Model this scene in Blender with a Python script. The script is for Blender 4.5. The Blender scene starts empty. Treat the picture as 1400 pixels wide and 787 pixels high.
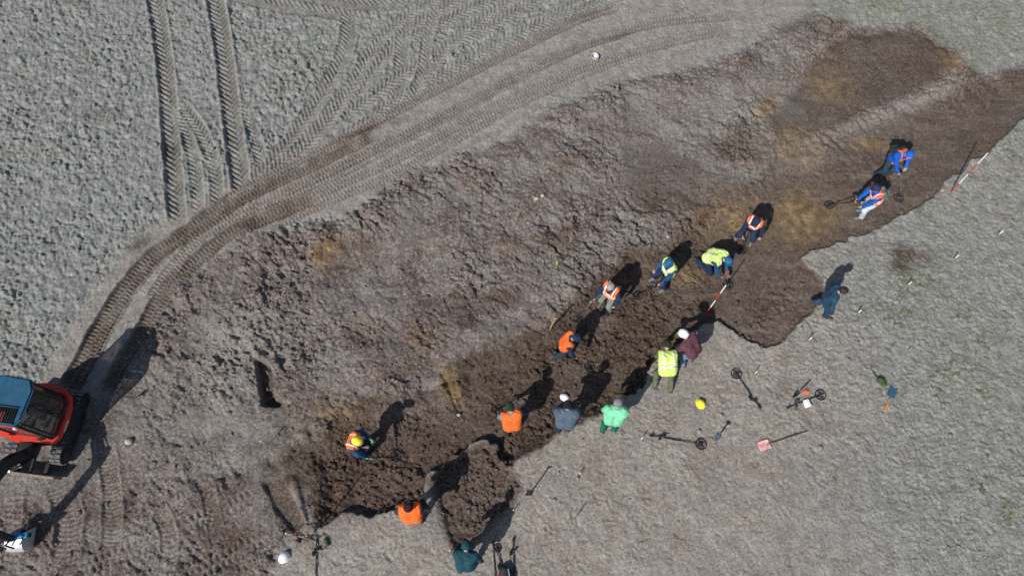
import bpy, bmesh, math, random, time
import numpy as np
from mathutils import Vector, Matrix
T0 = time.time()
random.seed(7)
rng = np.random.default_rng(7)
scene = bpy.context.scene
col = scene.collection
R = math.radians

# ------------------------------------------------------------ camera, sky, sun
CAM_H, TILT, FPX = 19.0, R(22.6), 1000.0        # drone height, tilt from nadir, focal length in photo pixels
cd = bpy.data.cameras.new('camera'); cam = bpy.data.objects.new('camera', cd); col.objects.link(cam)
cam.location = (0, 0, CAM_H); cam.rotation_euler = (TILT, 0, 0)
cd.sensor_width = 36; cd.lens = FPX / 1400 * 36; cd.clip_start = .1; cd.clip_end = 1000
scene.camera = cam
SUN_EL, SHADOW_AZ = R(43), R(52.5)
w = bpy.data.worlds.new('World'); scene.world = w; w.use_nodes = True
nt = w.node_tree; bg = nt.nodes['Background']
sky = nt.nodes.new('ShaderNodeTexSky'); sky.sky_type = 'NISHITA'; sky.sun_disc = False
sky.sun_elevation = SUN_EL; sky.sun_rotation = R(217.5); sky.air_density = 1.0; sky.dust_density = 1.0
nt.links.new(sky.outputs[0], bg.inputs[0]); bg.inputs[1].default_value = 0.075
sl = bpy.data.lights.new('sun', 'SUN'); sl.energy = 3.9; sl.angle = R(.53); sl.color = (1, .955, .89)
sun = bpy.data.objects.new('sun', sl); col.objects.link(sun)
sun.rotation_euler = Vector((math.cos(SUN_EL)*math.cos(SHADOW_AZ), math.cos(SUN_EL)*math.sin(SHADOW_AZ), -math.sin(SUN_EL))).to_track_quat('-Z', 'Y').to_euler()
scene.view_settings.view_transform = 'Standard'; scene.view_settings.look = 'None'
scene.view_settings.exposure = 0.20; scene.view_settings.gamma = 1

# ------------------------------------------------------------ pixel -> place
def un(px, py, z=0.0):
    u = (px-700)/FPX; v = (393.5-py)/FPX
    c, s = math.cos(TILT), math.sin(TILT)
    k = (CAM_H-z)/(c - v*s)
    return np.array([u*k, (v*c+s)*k])
def W2(pts): return np.array([un(*p) for p in pts])

# ------------------------------------------------------------ noise
_tab = rng.random(65536).astype(np.float32)
def vn(x, y, seed=0):
    a_ = .35+seed*1.117; c_, s_ = math.cos(a_), math.sin(a_); x, y = x*c_-y*s_+seed*3.7, x*s_+y*c_
    ix = np.floor(x); iy = np.floor(y); fx = (x-ix).astype(np.float32); fy = (y-iy).astype(np.float32)
    ix = ix.astype(np.int64); iy = iy.astype(np.int64)
    def h(i, j): return _tab[((i*73856093) ^ (j*19349663) ^ (seed*83492791)) & 65535]
    fx = fx*fx*(3-2*fx); fy = fy*fy*(3-2*fy)
    a = h(ix, iy); b = h(ix+1, iy); c = h(ix, iy+1); d = h(ix+1, iy+1)
    return (a+(b-a)*fx) + ((c+(d-c)*fx) - (a+(b-a)*fx))*fy
def fbm(x, y, sc, seed, o=3):
    t = 0; a = 1; n = 0
    for i in range(o):
        t = t + a*(vn(x/sc + 17.3*i, y/sc - 9.1*i, seed+i)-.5); n += a; a *= .55; sc *= .5
    return t/n*2
def sst(a, b, x):
    t = np.clip((x-a)/(b-a), 0, 1); return t*t*(3-2*t)
def cells(x, y, size, seed, rmin, rmax, ax=1.0):
    """dome-shaped lumps, one per jittered cell: height 0..1"""
    x = x/size; y = y/(size*ax); ix = np.floor(x).astype(np.int64); iy = np.floor(y).astype(np.int64)
    out = np.zeros(x.shape, np.float32)
    for dx in (-1, 0, 1):
        for dy in (-1, 0, 1):
            i = ix+dx; j = iy+dy
            k = ((i*73856093) ^ (j*19349663) ^ (seed*83492791)) & 65535
            cx = i+.15+.7*_tab[k]; cy = j+.15+.7*_tab[(k*7+13) & 65535]; r = rmin+(rmax-rmin)*_tab[(k*11+5) & 65535]**2
            an = _tab[(k*5+77) & 65535]*3.14; e = 1+.8*_tab[(k*3+99) & 65535]
            ux = x-cx; uy = y-cy; c = np.cos(an); s = np.sin(an)
            d2 = (((ux*c+uy*s)*e)**2 + (-ux*s+uy*c)**2)/(r*r)
            out = np.maximum(out, np.sqrt(np.clip(1-d2, 0, 1))*r/rmax)
    return out

# ------------------------------------------------------------ terrain grid
def Wd(y): return 13.4 + 5.5*np.clip(y, -1, 20)/19
def spread(a, b, d, n, g=1.32):
    o = []; p = b
    for i in range(n):
        d *= g; p += d; o.append(p)
    return np.array(o)
NS = 1120
s_in = np.linspace(-1, 1, NS); ext = spread(0, 1, .002, 24)
S = np.concatenate([-ext[::-1], s_in, ext])
yy = [-.8]
while yy[-1] < 19.7: yy.append(yy[-1] + 2*Wd(yy[-1])/NS*1.0)
yy = np.array(yy); NYI = len(yy)
ext_t = spread(0, yy[-1], .03, 24); ext_b = -spread(0, .8, .03, 24)[::-1]
Yv = np.concatenate([ext_b, yy, ext_t])
NR, NC = len(Yv), len(S)
X = (S[None, :]*Wd(Yv)[:, None]).astype(np.float32); Y = np.repeat(Yv[:, None], NC, 1).astype(np.float32)
inner = (sst(1.12, 1.0, np.abs(S))[None, :]*(sst(-1.6, -.8, Yv)*sst(20.6, 19.7, Yv))[:, None]).astype(np.float32)

ST = 4
ri = np.unique(np.r_[np.arange(0, NR, ST), NR-1]); ci = np.unique(np.r_[np.arange(0, NC, ST), NC-1])
Xc = X[np.ix_(ri, ci)]; Yc = Y[np.ix_(ri, ci)]
_r = np.interp(np.arange(NR), ri, np.arange(len(ri))); _c = np.interp(np.arange(NC), ci, np.arange(len(ci)))
_r0 = np.minimum(_r.astype(int), len(ri)-2); _c0 = np.minimum(_c.astype(int), len(ci)-2)
_fr = (_r-_r0)[:, None].astype(np.float32); _fc = (_c-_c0)[None, :].astype(np.float32)
def up(a):
    a = a.astype(np.float32)
    t = a[_r0][:, _c0]*(1-_fc) + a[_r0][:, _c0+1]*_fc
    b = a[_r0+1][:, _c0]*(1-_fc) + a[_r0+1][:, _c0+1]*_fc
    return t*(1-_fr) + b*_fr
def sdf(poly, attr=None):
    """signed distance (positive inside) to a polygon given in photo pixels; attr: a value per edge, blended"""
    P = W2(poly); n = len(P)
    d = np.full(Xc.shape, 1e9); ins = np.zeros(Xc.shape, bool); at = np.zeros(Xc.shape); ws = np.zeros(Xc.shape)
    for i in range(n):
        a = P[i]; b = P[(i+1) % n]; e = b-a
        px = Xc-a[0]; py = Yc-a[1]
        t = np.clip((px*e[0]+py*e[1])/(e@e+1e-9), 0, 1)
        q = (px-t*e[0])**2+(py-t*e[1])**2
        d = np.minimum(d, q)
        if attr is not None:
            k = 1/(q+.01)**2; at += attr[i]*k; ws += k
        c = ((a[1] > Yc) != (b[1] > Yc)) & (Xc < (b[0]-a[0])*(Yc-a[1])/(b[1]-a[1]+1e-12)+a[0])
        ins ^= c
    r = up(np.sqrt(d)*np.where(ins, 1, -1))
    return r if attr is None else (r, up(at/ws))
def blob(px, py, r, asp=1.0, ang=0):
    """soft round patch, r in metres"""
    c = un(px, py); dx = X-c[0]; dy = Y-c[1]; ca, sa = math.cos(R(ang)), math.sin(R(ang))
    u = dx*ca+dy*sa; v = (-dx*sa+dy*ca)*asp
    return np.exp(-((u*u+v*v)/(r*r)))

# noise layers shared by several regions
n_big = fbm(X, Y, 2.6, 11, 3); n_mid = fbm(X, Y, .7, 21, 3); n_sm = fbm(X, Y, .22, 31, 2); n_fine = vn(X/.055, Y/.055, 41)-.5
warp = .15*fbm(X, Y, .8, 51, 4) + .06*n_sm

# ------------------------------------------------------------ regions
road_s = [(1130, -30), (1090, 25), (1000, 68), (940, 92), (860, 104), (760, 137), (690, 188), (560, 228), (480, 288), (335, 316), (238, 388), (205, 440), (160, 500)]
ROAD = road_s + [(110, 540), (60, 530), (88, 462), (128, 405), (180, 335), (225, 300), (300, 262), (345, 240), (420, 205), (520, 160), (640, 100), (745, 48), (820, 18), (880, -30)]
trench_n = [(1275, 130), (1200, 160), (1130, 190), (1060, 212), (1000, 262), (940, 298), (918, 335), (850, 345), (800, 395), (745, 438), (690, 460), (620, 488), (603, 520), (560, 530), (500, 535), (445, 562), (430, 590), (392, 618)]
SPOIL = [(1090, 25), (1000, 68), (940, 92), (860, 104), (760, 137), (690, 188), (560, 228), (480, 288), (335, 316), (238, 388), (205, 440), (160, 500), (130, 545), (-120, 640), (-200, 900), (345, 900), (385, 745), (420, 730), (372, 660), (392, 618)] + trench_n[::-1][1:] + [(1300, 122), (1325, 100), (1322, 76), (1250, 35), (1150, 30)]
south = [(430, 724), (470, 704), (510, 709), (545, 690), (575, 697), (583, 650), (612, 628), (640, 612), (660, 602), (678, 609), (685, 628), (700, 640), (722, 624), (745, 605), (765, 592), (800, 578), (838, 558), (852, 546), (870, 536), (886, 521), (893, 500), (912, 484), (935, 470), (958, 446), (982, 436), (1002, 452), (1020, 467), (1046, 476), (1075, 466), (1093, 446), (1131, 405), (1124, 375), (1092, 352), (1108, 343), (1136, 334), (1180, 319), (1225, 301), (1262, 282), (1284, 264), (1292, 248), (1312, 235), (1340, 215), (1400, 165), (1470, 110)]
DEEP = south + [(1470, 60), (1400, 88), (1340, 108)] + trench_n + [(404, 640), (415, 690)]
attr = [.16]*4 + [.05]*6 + [.12] + [.42]*5 + [.05]*4 + [.08, .12] + [.10]*9 + [.045]*(len(south)-1-31) + [.9]*(len(DEEP)-len(south)+1)
PATCH = [(601, 690), (590, 655), (612, 632), (640, 616), (660, 606), (676, 613), (684, 632), (706, 664), (698, 690), (660, 722), (640, 742), (624, 748)]
PITW = [(356, 657), (384, 650), (403, 680), (420, 716), (400, 729), (376, 700)]
SLOT = [(346, 486), (364, 494), (371, 502), (372, 545), (384, 550), (382, 556), (357, 553), (352, 520)]
PITM = [(598, 507), (620, 503), (640, 575), (622, 560)]
UPPER = [(1092, 118), (1112, 80), (1160, 50), (1215, 42), (1262, 47), (1300, 66), (1314, 84), (1290, 104), (1240, 132), (1180, 158), (1130, 178), (1060, 200), (1045, 160)]
BROWN2 = [(860, 200), (905, 190), (960, 215), (1000, 240), (985, 285), (930, 300), (880, 290), (850, 250)]

d_road = sdf(ROAD)+warp*.8; d_spoil = sdf(SPOIL)+warp*1.6
d_deep, wid = sdf(DEEP, attr); d_deep = d_deep + warp*np.clip(.55+wid, .5, 1.3) + .055*fbm(X, Y, .16, 151, 2) + .05*fbm(X, Y, .38, 155, 2)
d_patch = sdf(PATCH)+warp*.7; d_pitw = sdf(PITW)+warp*.3; d_slot = sdf(SLOT)+warp*.25; d_pitm = sdf(PITM)+warp*.4
d_upper = sdf(UPPER)+warp*1.3; d_br2 = sdf(BROWN2)+warp*2.5
d_spoil = np.maximum(d_spoil+.5*np.exp(-(d_spoil**2+d_deep**2)/.16), np.where(wid > .5, d_deep+.1, -9))
m_road = sst(-.25, .25, d_road); m_spoil = sst(-.12, .25, d_spoil)
nx = np.abs(X)
# how deep the trench floor lies along its length
dep = np.interp(X[0], [-8, -4, 0, 3.5, 5.0, 7.5, 12], [.20, .26, .30, .30, .17, .10, .08])[None, :] if False else np.interp(X, [-8, -4, 0, 3.5, 5.0, 7.5, 12], [.20, .26, .30, .28, .15, .10, .08]).astype(np.float32)
m_deep = sst(0, 1, d_deep/np.maximum(wid, .05))
m_patch = sst(-.04, .10, d_patch); m_pitw = sst(-.03, .06, d_pitw); m_slot = sst(-.03, .07, d_slot); m_pitm = sst(-.02, .08, d_pitm)
m_upper = sst(-.15, .2, d_upper); m_br2 = sst(-.3, .5, d_br2)
d_field = 1-np.clip(m_road+m_spoil+m_deep+m_patch+m_pitw, 0, 1)
left = sst(-.3, .3, sdf([(-700, -400), (1000, -400), (880, -30)] + ROAD[::-1][1:14] + [(-700, 700)]))          # the ploughed field up left; the rest is the fine flat right-hand ground
m_fieldL = d_field*left; m_flat = d_field*(1-left)

# clods lie thick in these parts of the trench floor
cl_tr = m_deep*sst(6.3, 4.0, X)*sst(-7.5, -6, X)*(.35+.65*sst(-.35, .35, n_mid+.6*fbm(X, Y, 1.4, 55, 2)))
cl_tr = np.maximum(cl_tr, 1.0*m_deep*np.clip(1.3*blob(1050, 420, 1.0, 1.4, 40), 0, 1)*(.6+.6*n_mid))
# ------------------------------------------------------------ heights
Z = .05*n_big
Zrough = {}
su, sv = X*math.cos(SHADOW_AZ)+Y*math.sin(SHADOW_AZ), -X*math.sin(SHADOW_AZ)+Y*math.cos(SHADOW_AZ)
pit1 = sst(.66, .76, vn(X/.075, Y/.115, 5)); pit2 = sst(.72, .80, vn(su/.10, sv/.17, 6))
crumb = cells(X, Y, .105, 63, .2, .72); crumb2 = cells(X, Y, .06, 64, .3, .75)
dens = .55+.9*sst(-.3, .5, n_mid+.6*n_big)
plough = (.045*(vn(X/.07, Y/.09, 3)-.5)*2 + .030*(vn(X/.16, Y/.25, 4)-.5)*2 + .040*crumb + .02*crumb2 - .060*pit1*dens - .045*pit2 + .014*n_mid)
Z = Z + m_fieldL*(plough*(.45+.40*sst(-.5, .5, fbm(X, Y, 1.6, 131, 3))) + .05*cells(X, Y, .34, 132, .08, .5)*sst(.55, .8, vn(X/.8, Y/.8, 133)) - .03*sst(.2, .6, fbm(X, Y, .8, 134, 2)))
pit3 = sst(.74, .83, vn(su/.09, sv/.20, 7))*sst(.1, .5, n_mid+.35); pit4 = sst(.76, .84, vn(X/.06, Y/.06, 8))
Z = Z + m_flat*(.010*n_sm + .022*n_mid + .014*n_fine - .014*pit3*sst(.5, .75, vn(X/.9, Y/.9, 66)) - .016*pit4 + .016*crumb2*sst(.3, .7, vn(X/.4, Y/.4, 9)))
rightbump = sst(4.5, 9, X - .35*(8-Y))
Z = Z + m_flat*rightbump*(.026*cells(X, Y, .13, 61, .2, .75)*sst(.4, .7, vn(X/.5, Y/.5, 65)) + .022*(vn(X/.06, Y/.045, 62)-.5) + .014*crumb2 - .014*pit2)
lump = cells(X, Y, .27, 71, .15, .66); lump2 = cells(X, Y, .15, 72, .15, .66); lump3 = cells(X, Y, .62, 73, .2, .7)
ridg2 = 1-np.abs(fbm(X, Y, .42, 84, 3))
ca, sa = math.cos(R(32)), math.sin(R(32)); U_ = X*ca+Y*sa; V_ = -X*sa+Y*ca
crack = sst(.84, .97, 1-np.abs(fbm(U_, V_*1.5, .40, 88, 2)))*sst(.05, .5, fbm(X, Y, 1.1, 90, 2)+.25)
wild = sst(-.40, .40, n_big + .6*fbm(X, Y, 1.3, 95, 2))
gash = sst(.70, .78, vn(su/.13, sv/.34, 96))*sst(.35, .6, vn(X/.7, Y/.7, 97))
gash2 = sst(.72, .80, vn(su/.08, sv/.16, 98))
hollow = sst(.18, .55, fbm(X, Y, .95, 121, 3)); knob = sst(.15, .6, fbm(X, Y, .55, 125, 3))
sp_h = -.11*hollow*wild + .09*knob*wild + .15*fbm(X, Y, 1.0, 91, 3) + .07*n_mid + wild*(.055*(ridg2-.75) + .065*lump + .060*lump2*(vn(X/.5, Y/.5, 77) > .38) + .07*lump3*sst(.45, .7, vn(X/.9, Y/.9, 78))) + .030*n_sm + .020*n_fine - .05*crack*(.15+.85*wild) - .08*gash*(.25+.75*wild) - .045*gash2*(.3+.7*wild) + .035*crumb2*(.5+wild) + .03*crumb*wild + .012*(vn(X/.05, Y/.05, 101)-.5)
# flatter, wheel-smoothed lower left corner
calm = np.clip(sst(-4.8, -7.0, X)*sst(6.0, 3.5, Y), 0, 1)
m_smooth = np.clip(np.maximum.reduce([m_upper, m_br2, blob(1090, 215, 1.5, 1.5, 20), blob(1190, 180, 1.3, 3, 15), blob(990, 250, 1.0)]), 0, 1)
Z = Z + m_spoil*(sp_h*(1-.45*calm)*(1-.72*m_smooth) + .10*sst(0, .8, d_spoil)*sst(2.0, .6, d_spoil)*sst(-7, -4, X))
Z = Z + m_road*(.012*n_sm + .016*n_mid - .02 + .018*n_fine + .022*crumb2*sst(.35, .7, vn(X/.5, Y/.5, 161)) - .014*pit4)
# trench
side = sst(.0, 1., m_deep)
floor_rough = (.030*n_mid + .012*n_sm + .008*n_fine - .012*pit4 + cl_tr*(.062*lump + .045*lump2 + .03*n_sm + .02*crumb2 - .04*gash2 - .045*gash))
Z = Z*(1-.8*m_deep) + m_deep*floor_rough - dep*m_deep
Z = Z - m_patch*(1-m_deep)*(.10 - .06*lump - .05*lump2 - .03*n_mid - .02*crumb2 + .04*gash2)
Z = Z*(1-.85*m_pitw) - m_pitw*.09 - m_slot*.30 - m_pitm*.08
Z = Z - m_upper*(.03 - .015*n_mid) - m_br2*.04
Z = Z + .05*blob(395, 662, .2, 3, -62) + .07*np.exp(-(np.clip(sdf([(399, 655), (403, 653), (420, 716), (415, 719)]), -9, 0)/.05)**2)
# grooves scraped in the floor, cracks at the trench edge, isolated holes
def groove(pts, width, depth):
    global Z
    P = W2(pts); best = np.full(Xc.shape, 1e9)
    for a, b in zip(P[:-1], P[1:]):
        e = b-a; t = np.clip(((Xc-a[0])*e[0]+(Yc-a[1])*e[1])/(e@e), 0, 1)
        best = np.minimum(best, np.hypot(Xc-a[0]-t*e[0], Yc-a[1]-t*e[1]))
    dd = up(best)+warp*.15
    Z = Z - depth*np.exp(-(dd/width)**2)
groove([(974, 290), (982, 312), (995, 335)], .03, .04)
groove([(929, 302), (935, 320)], .04, .06); groove([(918, 322), (925, 340)], .04, .06)
groove([(574, 640), (600, 630), (640, 612)], .06, .05)
for (px, py, r, dp, asp, an) in [(266, 478, .16, .12, 1.4, 60), (181, 600, .13, .10, 1, 0), (176, 606, .1, .08, 1.4, 20), (712, 355, .16, .12, 2.5, -50), (415, 350, .16, .10, 2, 60), (400, 342, .12, .08, 2, 60), (245, 452, .12, .07, 1.5, 10), (742, 297, .18, .07, 3.5, -30), (770, 310, .2, .06, 4, -30), (430, 480, .16, .1, 2, 70), (415, 465, .14, .09, 2, 70), (370, 470, .1, .07, 1, 0),
                                 (540, 325, .15, .08, 2.5, 60), (545, 405, .13, .08, 1.6, 0), (580, 380, .15, .08, 2.5, -60), (610, 410, .16, .08, 3, -70), (720, 170, .13, .07, 1.5, 0), (690, 210, .2, .08, 3, 20), (655, 225, .18, .08, 3, 20),
                                 (378, 545, .2, .10, 1.2, 0), (425, 590, .15, .12, 1.6, -60), (370, 630, .2, .12, 1.5, -40), (437, 570, .12, .08, 2, 0), (184, 680, .38, .12, 3, 85), (122, 705, .40, .10, 3, 78), (160, 560, .1, .05, 1, 0), (250, 745, .2, .08, 2, 80), (188, 625, .2, .06, 3, 60)]:
    b = blob(px, py, r, asp, an); Z = Z - dp*b*(.75+.5*n_sm)
Z0 = Z

# ------------------------------------------------------------ wheel and track prints
def smooth_line(pts, step=.25):
    P = W2(pts); out = []
    Q = np.vstack([2*P[0]-P[1], P, 2*P[-1]-P[-2]])
    for i in range(1, len(Q)-2):
        n = max(2, int(np.linalg.norm(Q[i+1]-Q[i])/step))
        for t in np.arange(n)/n:
            a, b, c, d = Q[i-1], Q[i], Q[i+1], Q[i+2]
            out.append(.5*((2*b)+(-a+c)*t+(2*a-5*b+4*c-d)*t*t+(-a+3*b-3*c+d)*t**3))
    out.append(P[-1]); return np.array(out)
M_tr = np.zeros(X.shape, np.float32); M_dk = np.zeros(X.shape, np.float32)
Zlow = (.05*n_big*(1-m_deep)-dep*m_deep + .012*n_mid).astype(np.float32)
def stamp(pts, width, depth, kind, pitch, lug=.03, cover=.85, fade=(.5, .5), soft=.04, tint=.6, broken=.25, dk=0.):
    global Z, M_tr, M_dk
    P = smooth_line(pts); hw = width/2
    y0, y1 = P[:, 1].min()-width, P[:, 1].max()+width; x0, x1 = P[:, 0].min()-width, P[:, 0].max()+width
    r0, r1 = np.searchsorted(Yv, [y0, y1]); r1 = min(r1+1, NR)
    sm = min(x0/Wd(Yv[r0]), x0/Wd(Yv[r1-1])); sM = max(x1/Wd(Yv[r0]), x1/Wd(Yv[r1-1]))
    c0, c1 = np.searchsorted(S, [sm, sM]); c1 = min(c1+1, NC)
    sl_ = (slice(r0, r1), slice(c0, c1)); x = X[sl_]; y = Y[sl_]
    best = np.full(x.shape, 1e9, np.float32); sd = np.zeros(x.shape, np.float32); sg = np.zeros(x.shape, np.float32); L = 0.
    for a, b in zip(P[:-1], P[1:]):
        e = b-a; l = np.hypot(*e)
        if l < 1e-6: continue
        i0, i1 = np.searchsorted(y[:, 0], [min(a[1], b[1])-width, max(a[1], b[1])+width]); i1 = min(i1+1, y.shape[0])
        if i0 >= i1: L += l; continue
        xs = x[i0:i1]; ys = y[i0:i1]
        t = ((xs-a[0])*e[0]+(ys-a[1])*e[1])/(l*l); tc = np.clip(t, 0, 1)
        q = np.hypot(xs-a[0]-tc*e[0], ys-a[1]-tc*e[1]); sgn = ((xs-a[0])*e[1]-(ys-a[1])*e[0])/l
        m = q < best[i0:i1]
        best[i0:i1][m] = q[m]; sd[i0:i1][m] = (L+t*l)[m]; sg[i0:i1][m] = sgn[m]; L += l
    wv = .02*(vn(x/.4, y/.4, 5)-.5)
    dn = (best+wv)/hw
    endm = sst(0, fade[0], sd)*sst(L, L-fade[1], sd)
    brk = 1-broken*sst(.45, .75, vn(x/.55, y/.55, 9))
    m = sst(1+soft/hw, 1-soft/hw, dn)*endm*cover*brk
    ad = np.abs(sg)
    if kind == 'chevron':      # tractor tyre: slanting bars, left and right half staggered
        ph = sd/pitch + ad/pitch*.9 + .5*(sg > 0)
        f = ph-np.floor(ph); bar = sst(.0, .2, f)*sst(.62, .42, f)*sst(1.0, .88, ad/hw)*sst(0, .12, ad/hw+.06)
        pat = lug*(.5-bar)
    elif kind == 'track':      # rubber crawler: short blocks staggered in two rows
        ph = sd/pitch + .5*(sg > 0) + .25*np.sin(ad/hw*3); f = ph-np.floor(ph)
        bar = sst(.0, .2, f)*sst(.6, .4, f)*sst(.12, .22, ad/hw)*sst(.98, .85, ad/hw)
        pat = lug*(.5-bar)
    else:                      # bars straight across
        ph = sd/pitch + .6*(ad/hw)**2; f = ph-np.floor(ph); bar = sst(.1, .4, f)*sst(.95, .6, f)
        pat = lug*(.5-bar)
    prof = -depth*(1-.25*np.clip(dn, 0, 1)**2)
    berm = depth*.45*np.exp(-((dn-1.16)/.16)**2)*endm*(.5+vn(x/.2, y/.2, 12))
    tgt = Zlow[sl_] + prof + pat*(.6+.8*vn(x/.3, y/.3, 15)) + .006*(vn(x/.06, y/.06, 16)-.5)
    Z[sl_] = Z[sl_]*(1-m) + tgt*m + berm*(dn > 1)
    M_dk[sl_] = np.maximum(M_dk[sl_], dk*sst(1.5, .8, dn+.5*(vn(x/.25, y/.25, 19)-.5))*endm*(.5+vn(x/.35, y/.35, 18)))
    M_tr[sl_] = np.maximum(M_tr[sl_]*(1-m*.5), m*tint)
# tractor tyres
TW = .56
stamp([(205, -40), (222, 60), (230, 140), (236, 220), (243, 305)], TW*.95, .10, 'chevron', .20, .075, .97, tint=.5, broken=.1)
stamp([(288, -40), (305, 60), (315, 140), (325, 215), (336, 290)], TW*1.02, .10, 'chevron', .20, .075, .97, tint=.5, broken=.1)
stamp([(240, 140), (258, 190), (268, 240), (272, 300)], TW*.7, .05, 'chevron', .17, .070, .9, tint=.4)
stamp([(244, 135), (276, 182), (294, 232), (298, 290)], TW*.75, .05, 'chevron', .17, .070, .9, tint=.4)
stamp([(330, 130), (348, 185), (358, 225), (362, 262)], TW*.7, .04, 'chevron', .17, .070, .85, tint=.4)
stamp([(300, -14), (380, 6), (440, 14), (500, 26)], TW*1.2, .045, 'chevron', .19, .07, .9, tint=.5)
stamp([(320, -30), (420, -6), (520, 6), (640, -8)], TW*1.1, .045, 'chevron', .19, .07, .9, tint=.5)
stamp([(478, 10), (474, 62), (452, 112), (420, 160), (385, 205), (340, 255)], TW*.95, .05, 'chevron', .17, .070, .9, tint=.55)
stamp([(640, -10), (560, 40), (500, 95), (455, 150), (410, 200), (352, 252)], TW*.9, .045, 'chevron', .17, .070, .85, tint=.5)
stamp([(690, -10), (610, 28), (545, 62), (500, 110), (470, 170)], TW*.85, .045, 'chevron', .17, .070, .85, tint=.5)
stamp([(560, 10), (550, 60), (548, 100), (536, 142), (505, 175)], TW*.85, .045, 'chevron', .17, .070, .85, tint=.5)
stamp([(760, -14), (680, 30), (600, 70), (545, 105), (470, 160)], TW*.9, .04, 'chevron', .17, .070, .85, tint=.5)
stamp([(830, -20), (750, 25), (660, 75), (590, 112), (520, 155), (460, 188)], TW*.8, .04, 'chevron', .17, .070, .8, tint=.5)
stamp([(900, -20), (800, 8), (720, 40), (640, 82), (560, 125), (500, 160)], TW*.8, .05, 'chevron', .17, .07, .75, tint=.55)
stamp([(620, -16), (545, 30), (505, 75), (480, 120), (440, 175), (395, 225)], TW*.8, .05, 'chevron', .17, .07, .8, tint=.5)
stamp([(720, -12), (640, 40), (590, 90), (555, 150)], TW*.8, .05, 'chevron', .17, .07, .75, tint=.5)
stamp([(600, 0), (585, 50), (578, 100), (560, 140)], TW*.7, .05, 'chevron', .17, .07, .75, tint=.5)
# crawler prints of the digger along the haul way
CW = .34
for off in (0, 1):
    pass
stamp([(1010, 22), (930, 28), (860, 42), (780, 72), (700, 112), (600, 165), (520, 208), (430, 258), (350, 300)], CW, .03, 'track', .11, .042, .9, tint=.9)
stamp([(960, 48), (880, 70), (800, 100), (700, 146), (620, 192), (540, 238), (460, 270), (370, 312)], CW, .025, 'track', .11, .040, .9, tint=.85)
stamp([(1000, 40), (900, 62), (800, 92), (700, 133), (600, 186), (520, 228), (430, 268), (345, 312)], CW, .03, 'track', .11, .042, .9, tint=.9)
stamp([(850, 8), (815, 18), (770, 36), (700, 70), (640, 100), (560, 142), (500, 172), (420, 215), (350, 250), (300, 278)], CW*1.05, .05, 'track', .11, .046, .95, tint=.9, dk=.14)
stamp([(860, 44), (800, 62), (740, 88), (690, 112), (620, 150), (540, 190), (460, 230), (380, 268), (320, 300)], CW, .05, 'track', .11, .046, .95, tint=.9, dk=.14)
stamp([(520, 180), (440, 222), (380, 250), (320, 280), (262, 318), (215, 350), (178, 392), (148, 440), (118, 500), (95, 545)], CW*1.1, .13, 'track', .11, .045, .97, tint=.9, dk=.5)
stamp([(330, 268), (290, 290), (248, 322), (205, 352), (168, 395), (140, 440), (108, 500), (84, 540)], CW*1.25, .13, 'track', .11, .045, .97, tint=.9, dk=.55)
stamp([(440, 268), (380, 292), (320, 318), (278, 348), (240, 382), (214, 416), (190, 460), (165, 500), (140, 545)], CW*1.3, .13, 'track', .11, .045, .97, tint=.9, dk=.55)
stamp([(400, 262), (340, 288), (290, 312), (255, 342), (226, 378), (200, 420)], CW, .06, 'track', .11, .042, .9, tint=.8)
# lower left: prints between the digger and the trench
stamp([(70, 640), (85, 672), (96, 705), (92, 745), (88, 790)], .62, .05, 'bar', .12, .030, .75, tint=.7)
stamp([(140, 600), (150, 640), (155, 690), (152, 740), (140, 790)], .46, .05, 'bar', .10, .030, .75, tint=.6)
stamp([(105, 778), (160, 758), (215, 738), (265, 712), (320, 690), (362, 668)], .42, .03, 'track', .16, .050, .9, tint=.35, broken=.5)
stamp([(240, 800), (285, 776), (330, 750), (372, 726)], .42, .03, 'track', .16, .050, .9, tint=.35, broken=.5)
stamp([(400, 652), (430, 636), (462, 618), (482, 600)], .34, .02, 'track', .16, .06, .9, tint=.0)
stamp([(215, 690), (232, 730), (228, 790)], .40, .05, 'bar', .13, .035, .7, tint=.4)
stamp([(262, 640), (285, 668), (292, 710), (300, 745)], .36, .04, 'bar', .12, .03, .6, tint=.3)
stamp([(15, 660), (20, 700), (12, 800)], .40, .03, 'track', .15, .04, .8, tint=.3)
stamp([(438, 706), (470, 680), (500, 655)], .26, .02, 'track', .12, .03, .6, tint=0)
# boot prints of the people who walked here
def prints(n, region, seed):
    global Z
    r_ = np.random.default_rng(seed)
    for k in range(n):
        i = r_.integers(0, len(region)-1); t = r_.random(); c = np.array(region[i])*(1-t)+np.array(region[i+1])*t
        p = un(*c)+r_.normal(0, .55, 2); an = r_.uniform(0, 6.28); st = r_.integers(2, 6)
        for q in range(st):
            sd = (q % 2-.5)*.22; cx = p[0]+math.cos(an)*q*.62-math.sin(an)*sd; cy = p[1]+math.sin(an)*q*.62+math.cos(an)*sd
            a0, a1 = np.searchsorted(Yv, [cy-.2, cy+.2]); sc = Wd(cy); b0, b1 = np.searchsorted(S, [(cx-.2)/sc, (cx+.2)/sc])
            if a1-a0 < 3 or b1-b0 < 3: continue
            x = X[a0:a1, b0:b1]-cx; y = Y[a0:a1, b0:b1]-cy; tn = an+r_.normal(0, .15)
            u = x*math.cos(tn)+y*math.sin(tn); v = -x*math.sin(tn)+y*math.cos(tn)
            d = np.sqrt((u/.15)**2+(v/(.052-.05*u*.2))**2); dp = r_.uniform(.004, .015)
            Z[a0:a1, b0:b1] += -dp*sst(1.1, .8, d)*(1+.5*np.sin(u*130)) + dp*.45*np.exp(-((d-1.35)/.25)**2)
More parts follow.
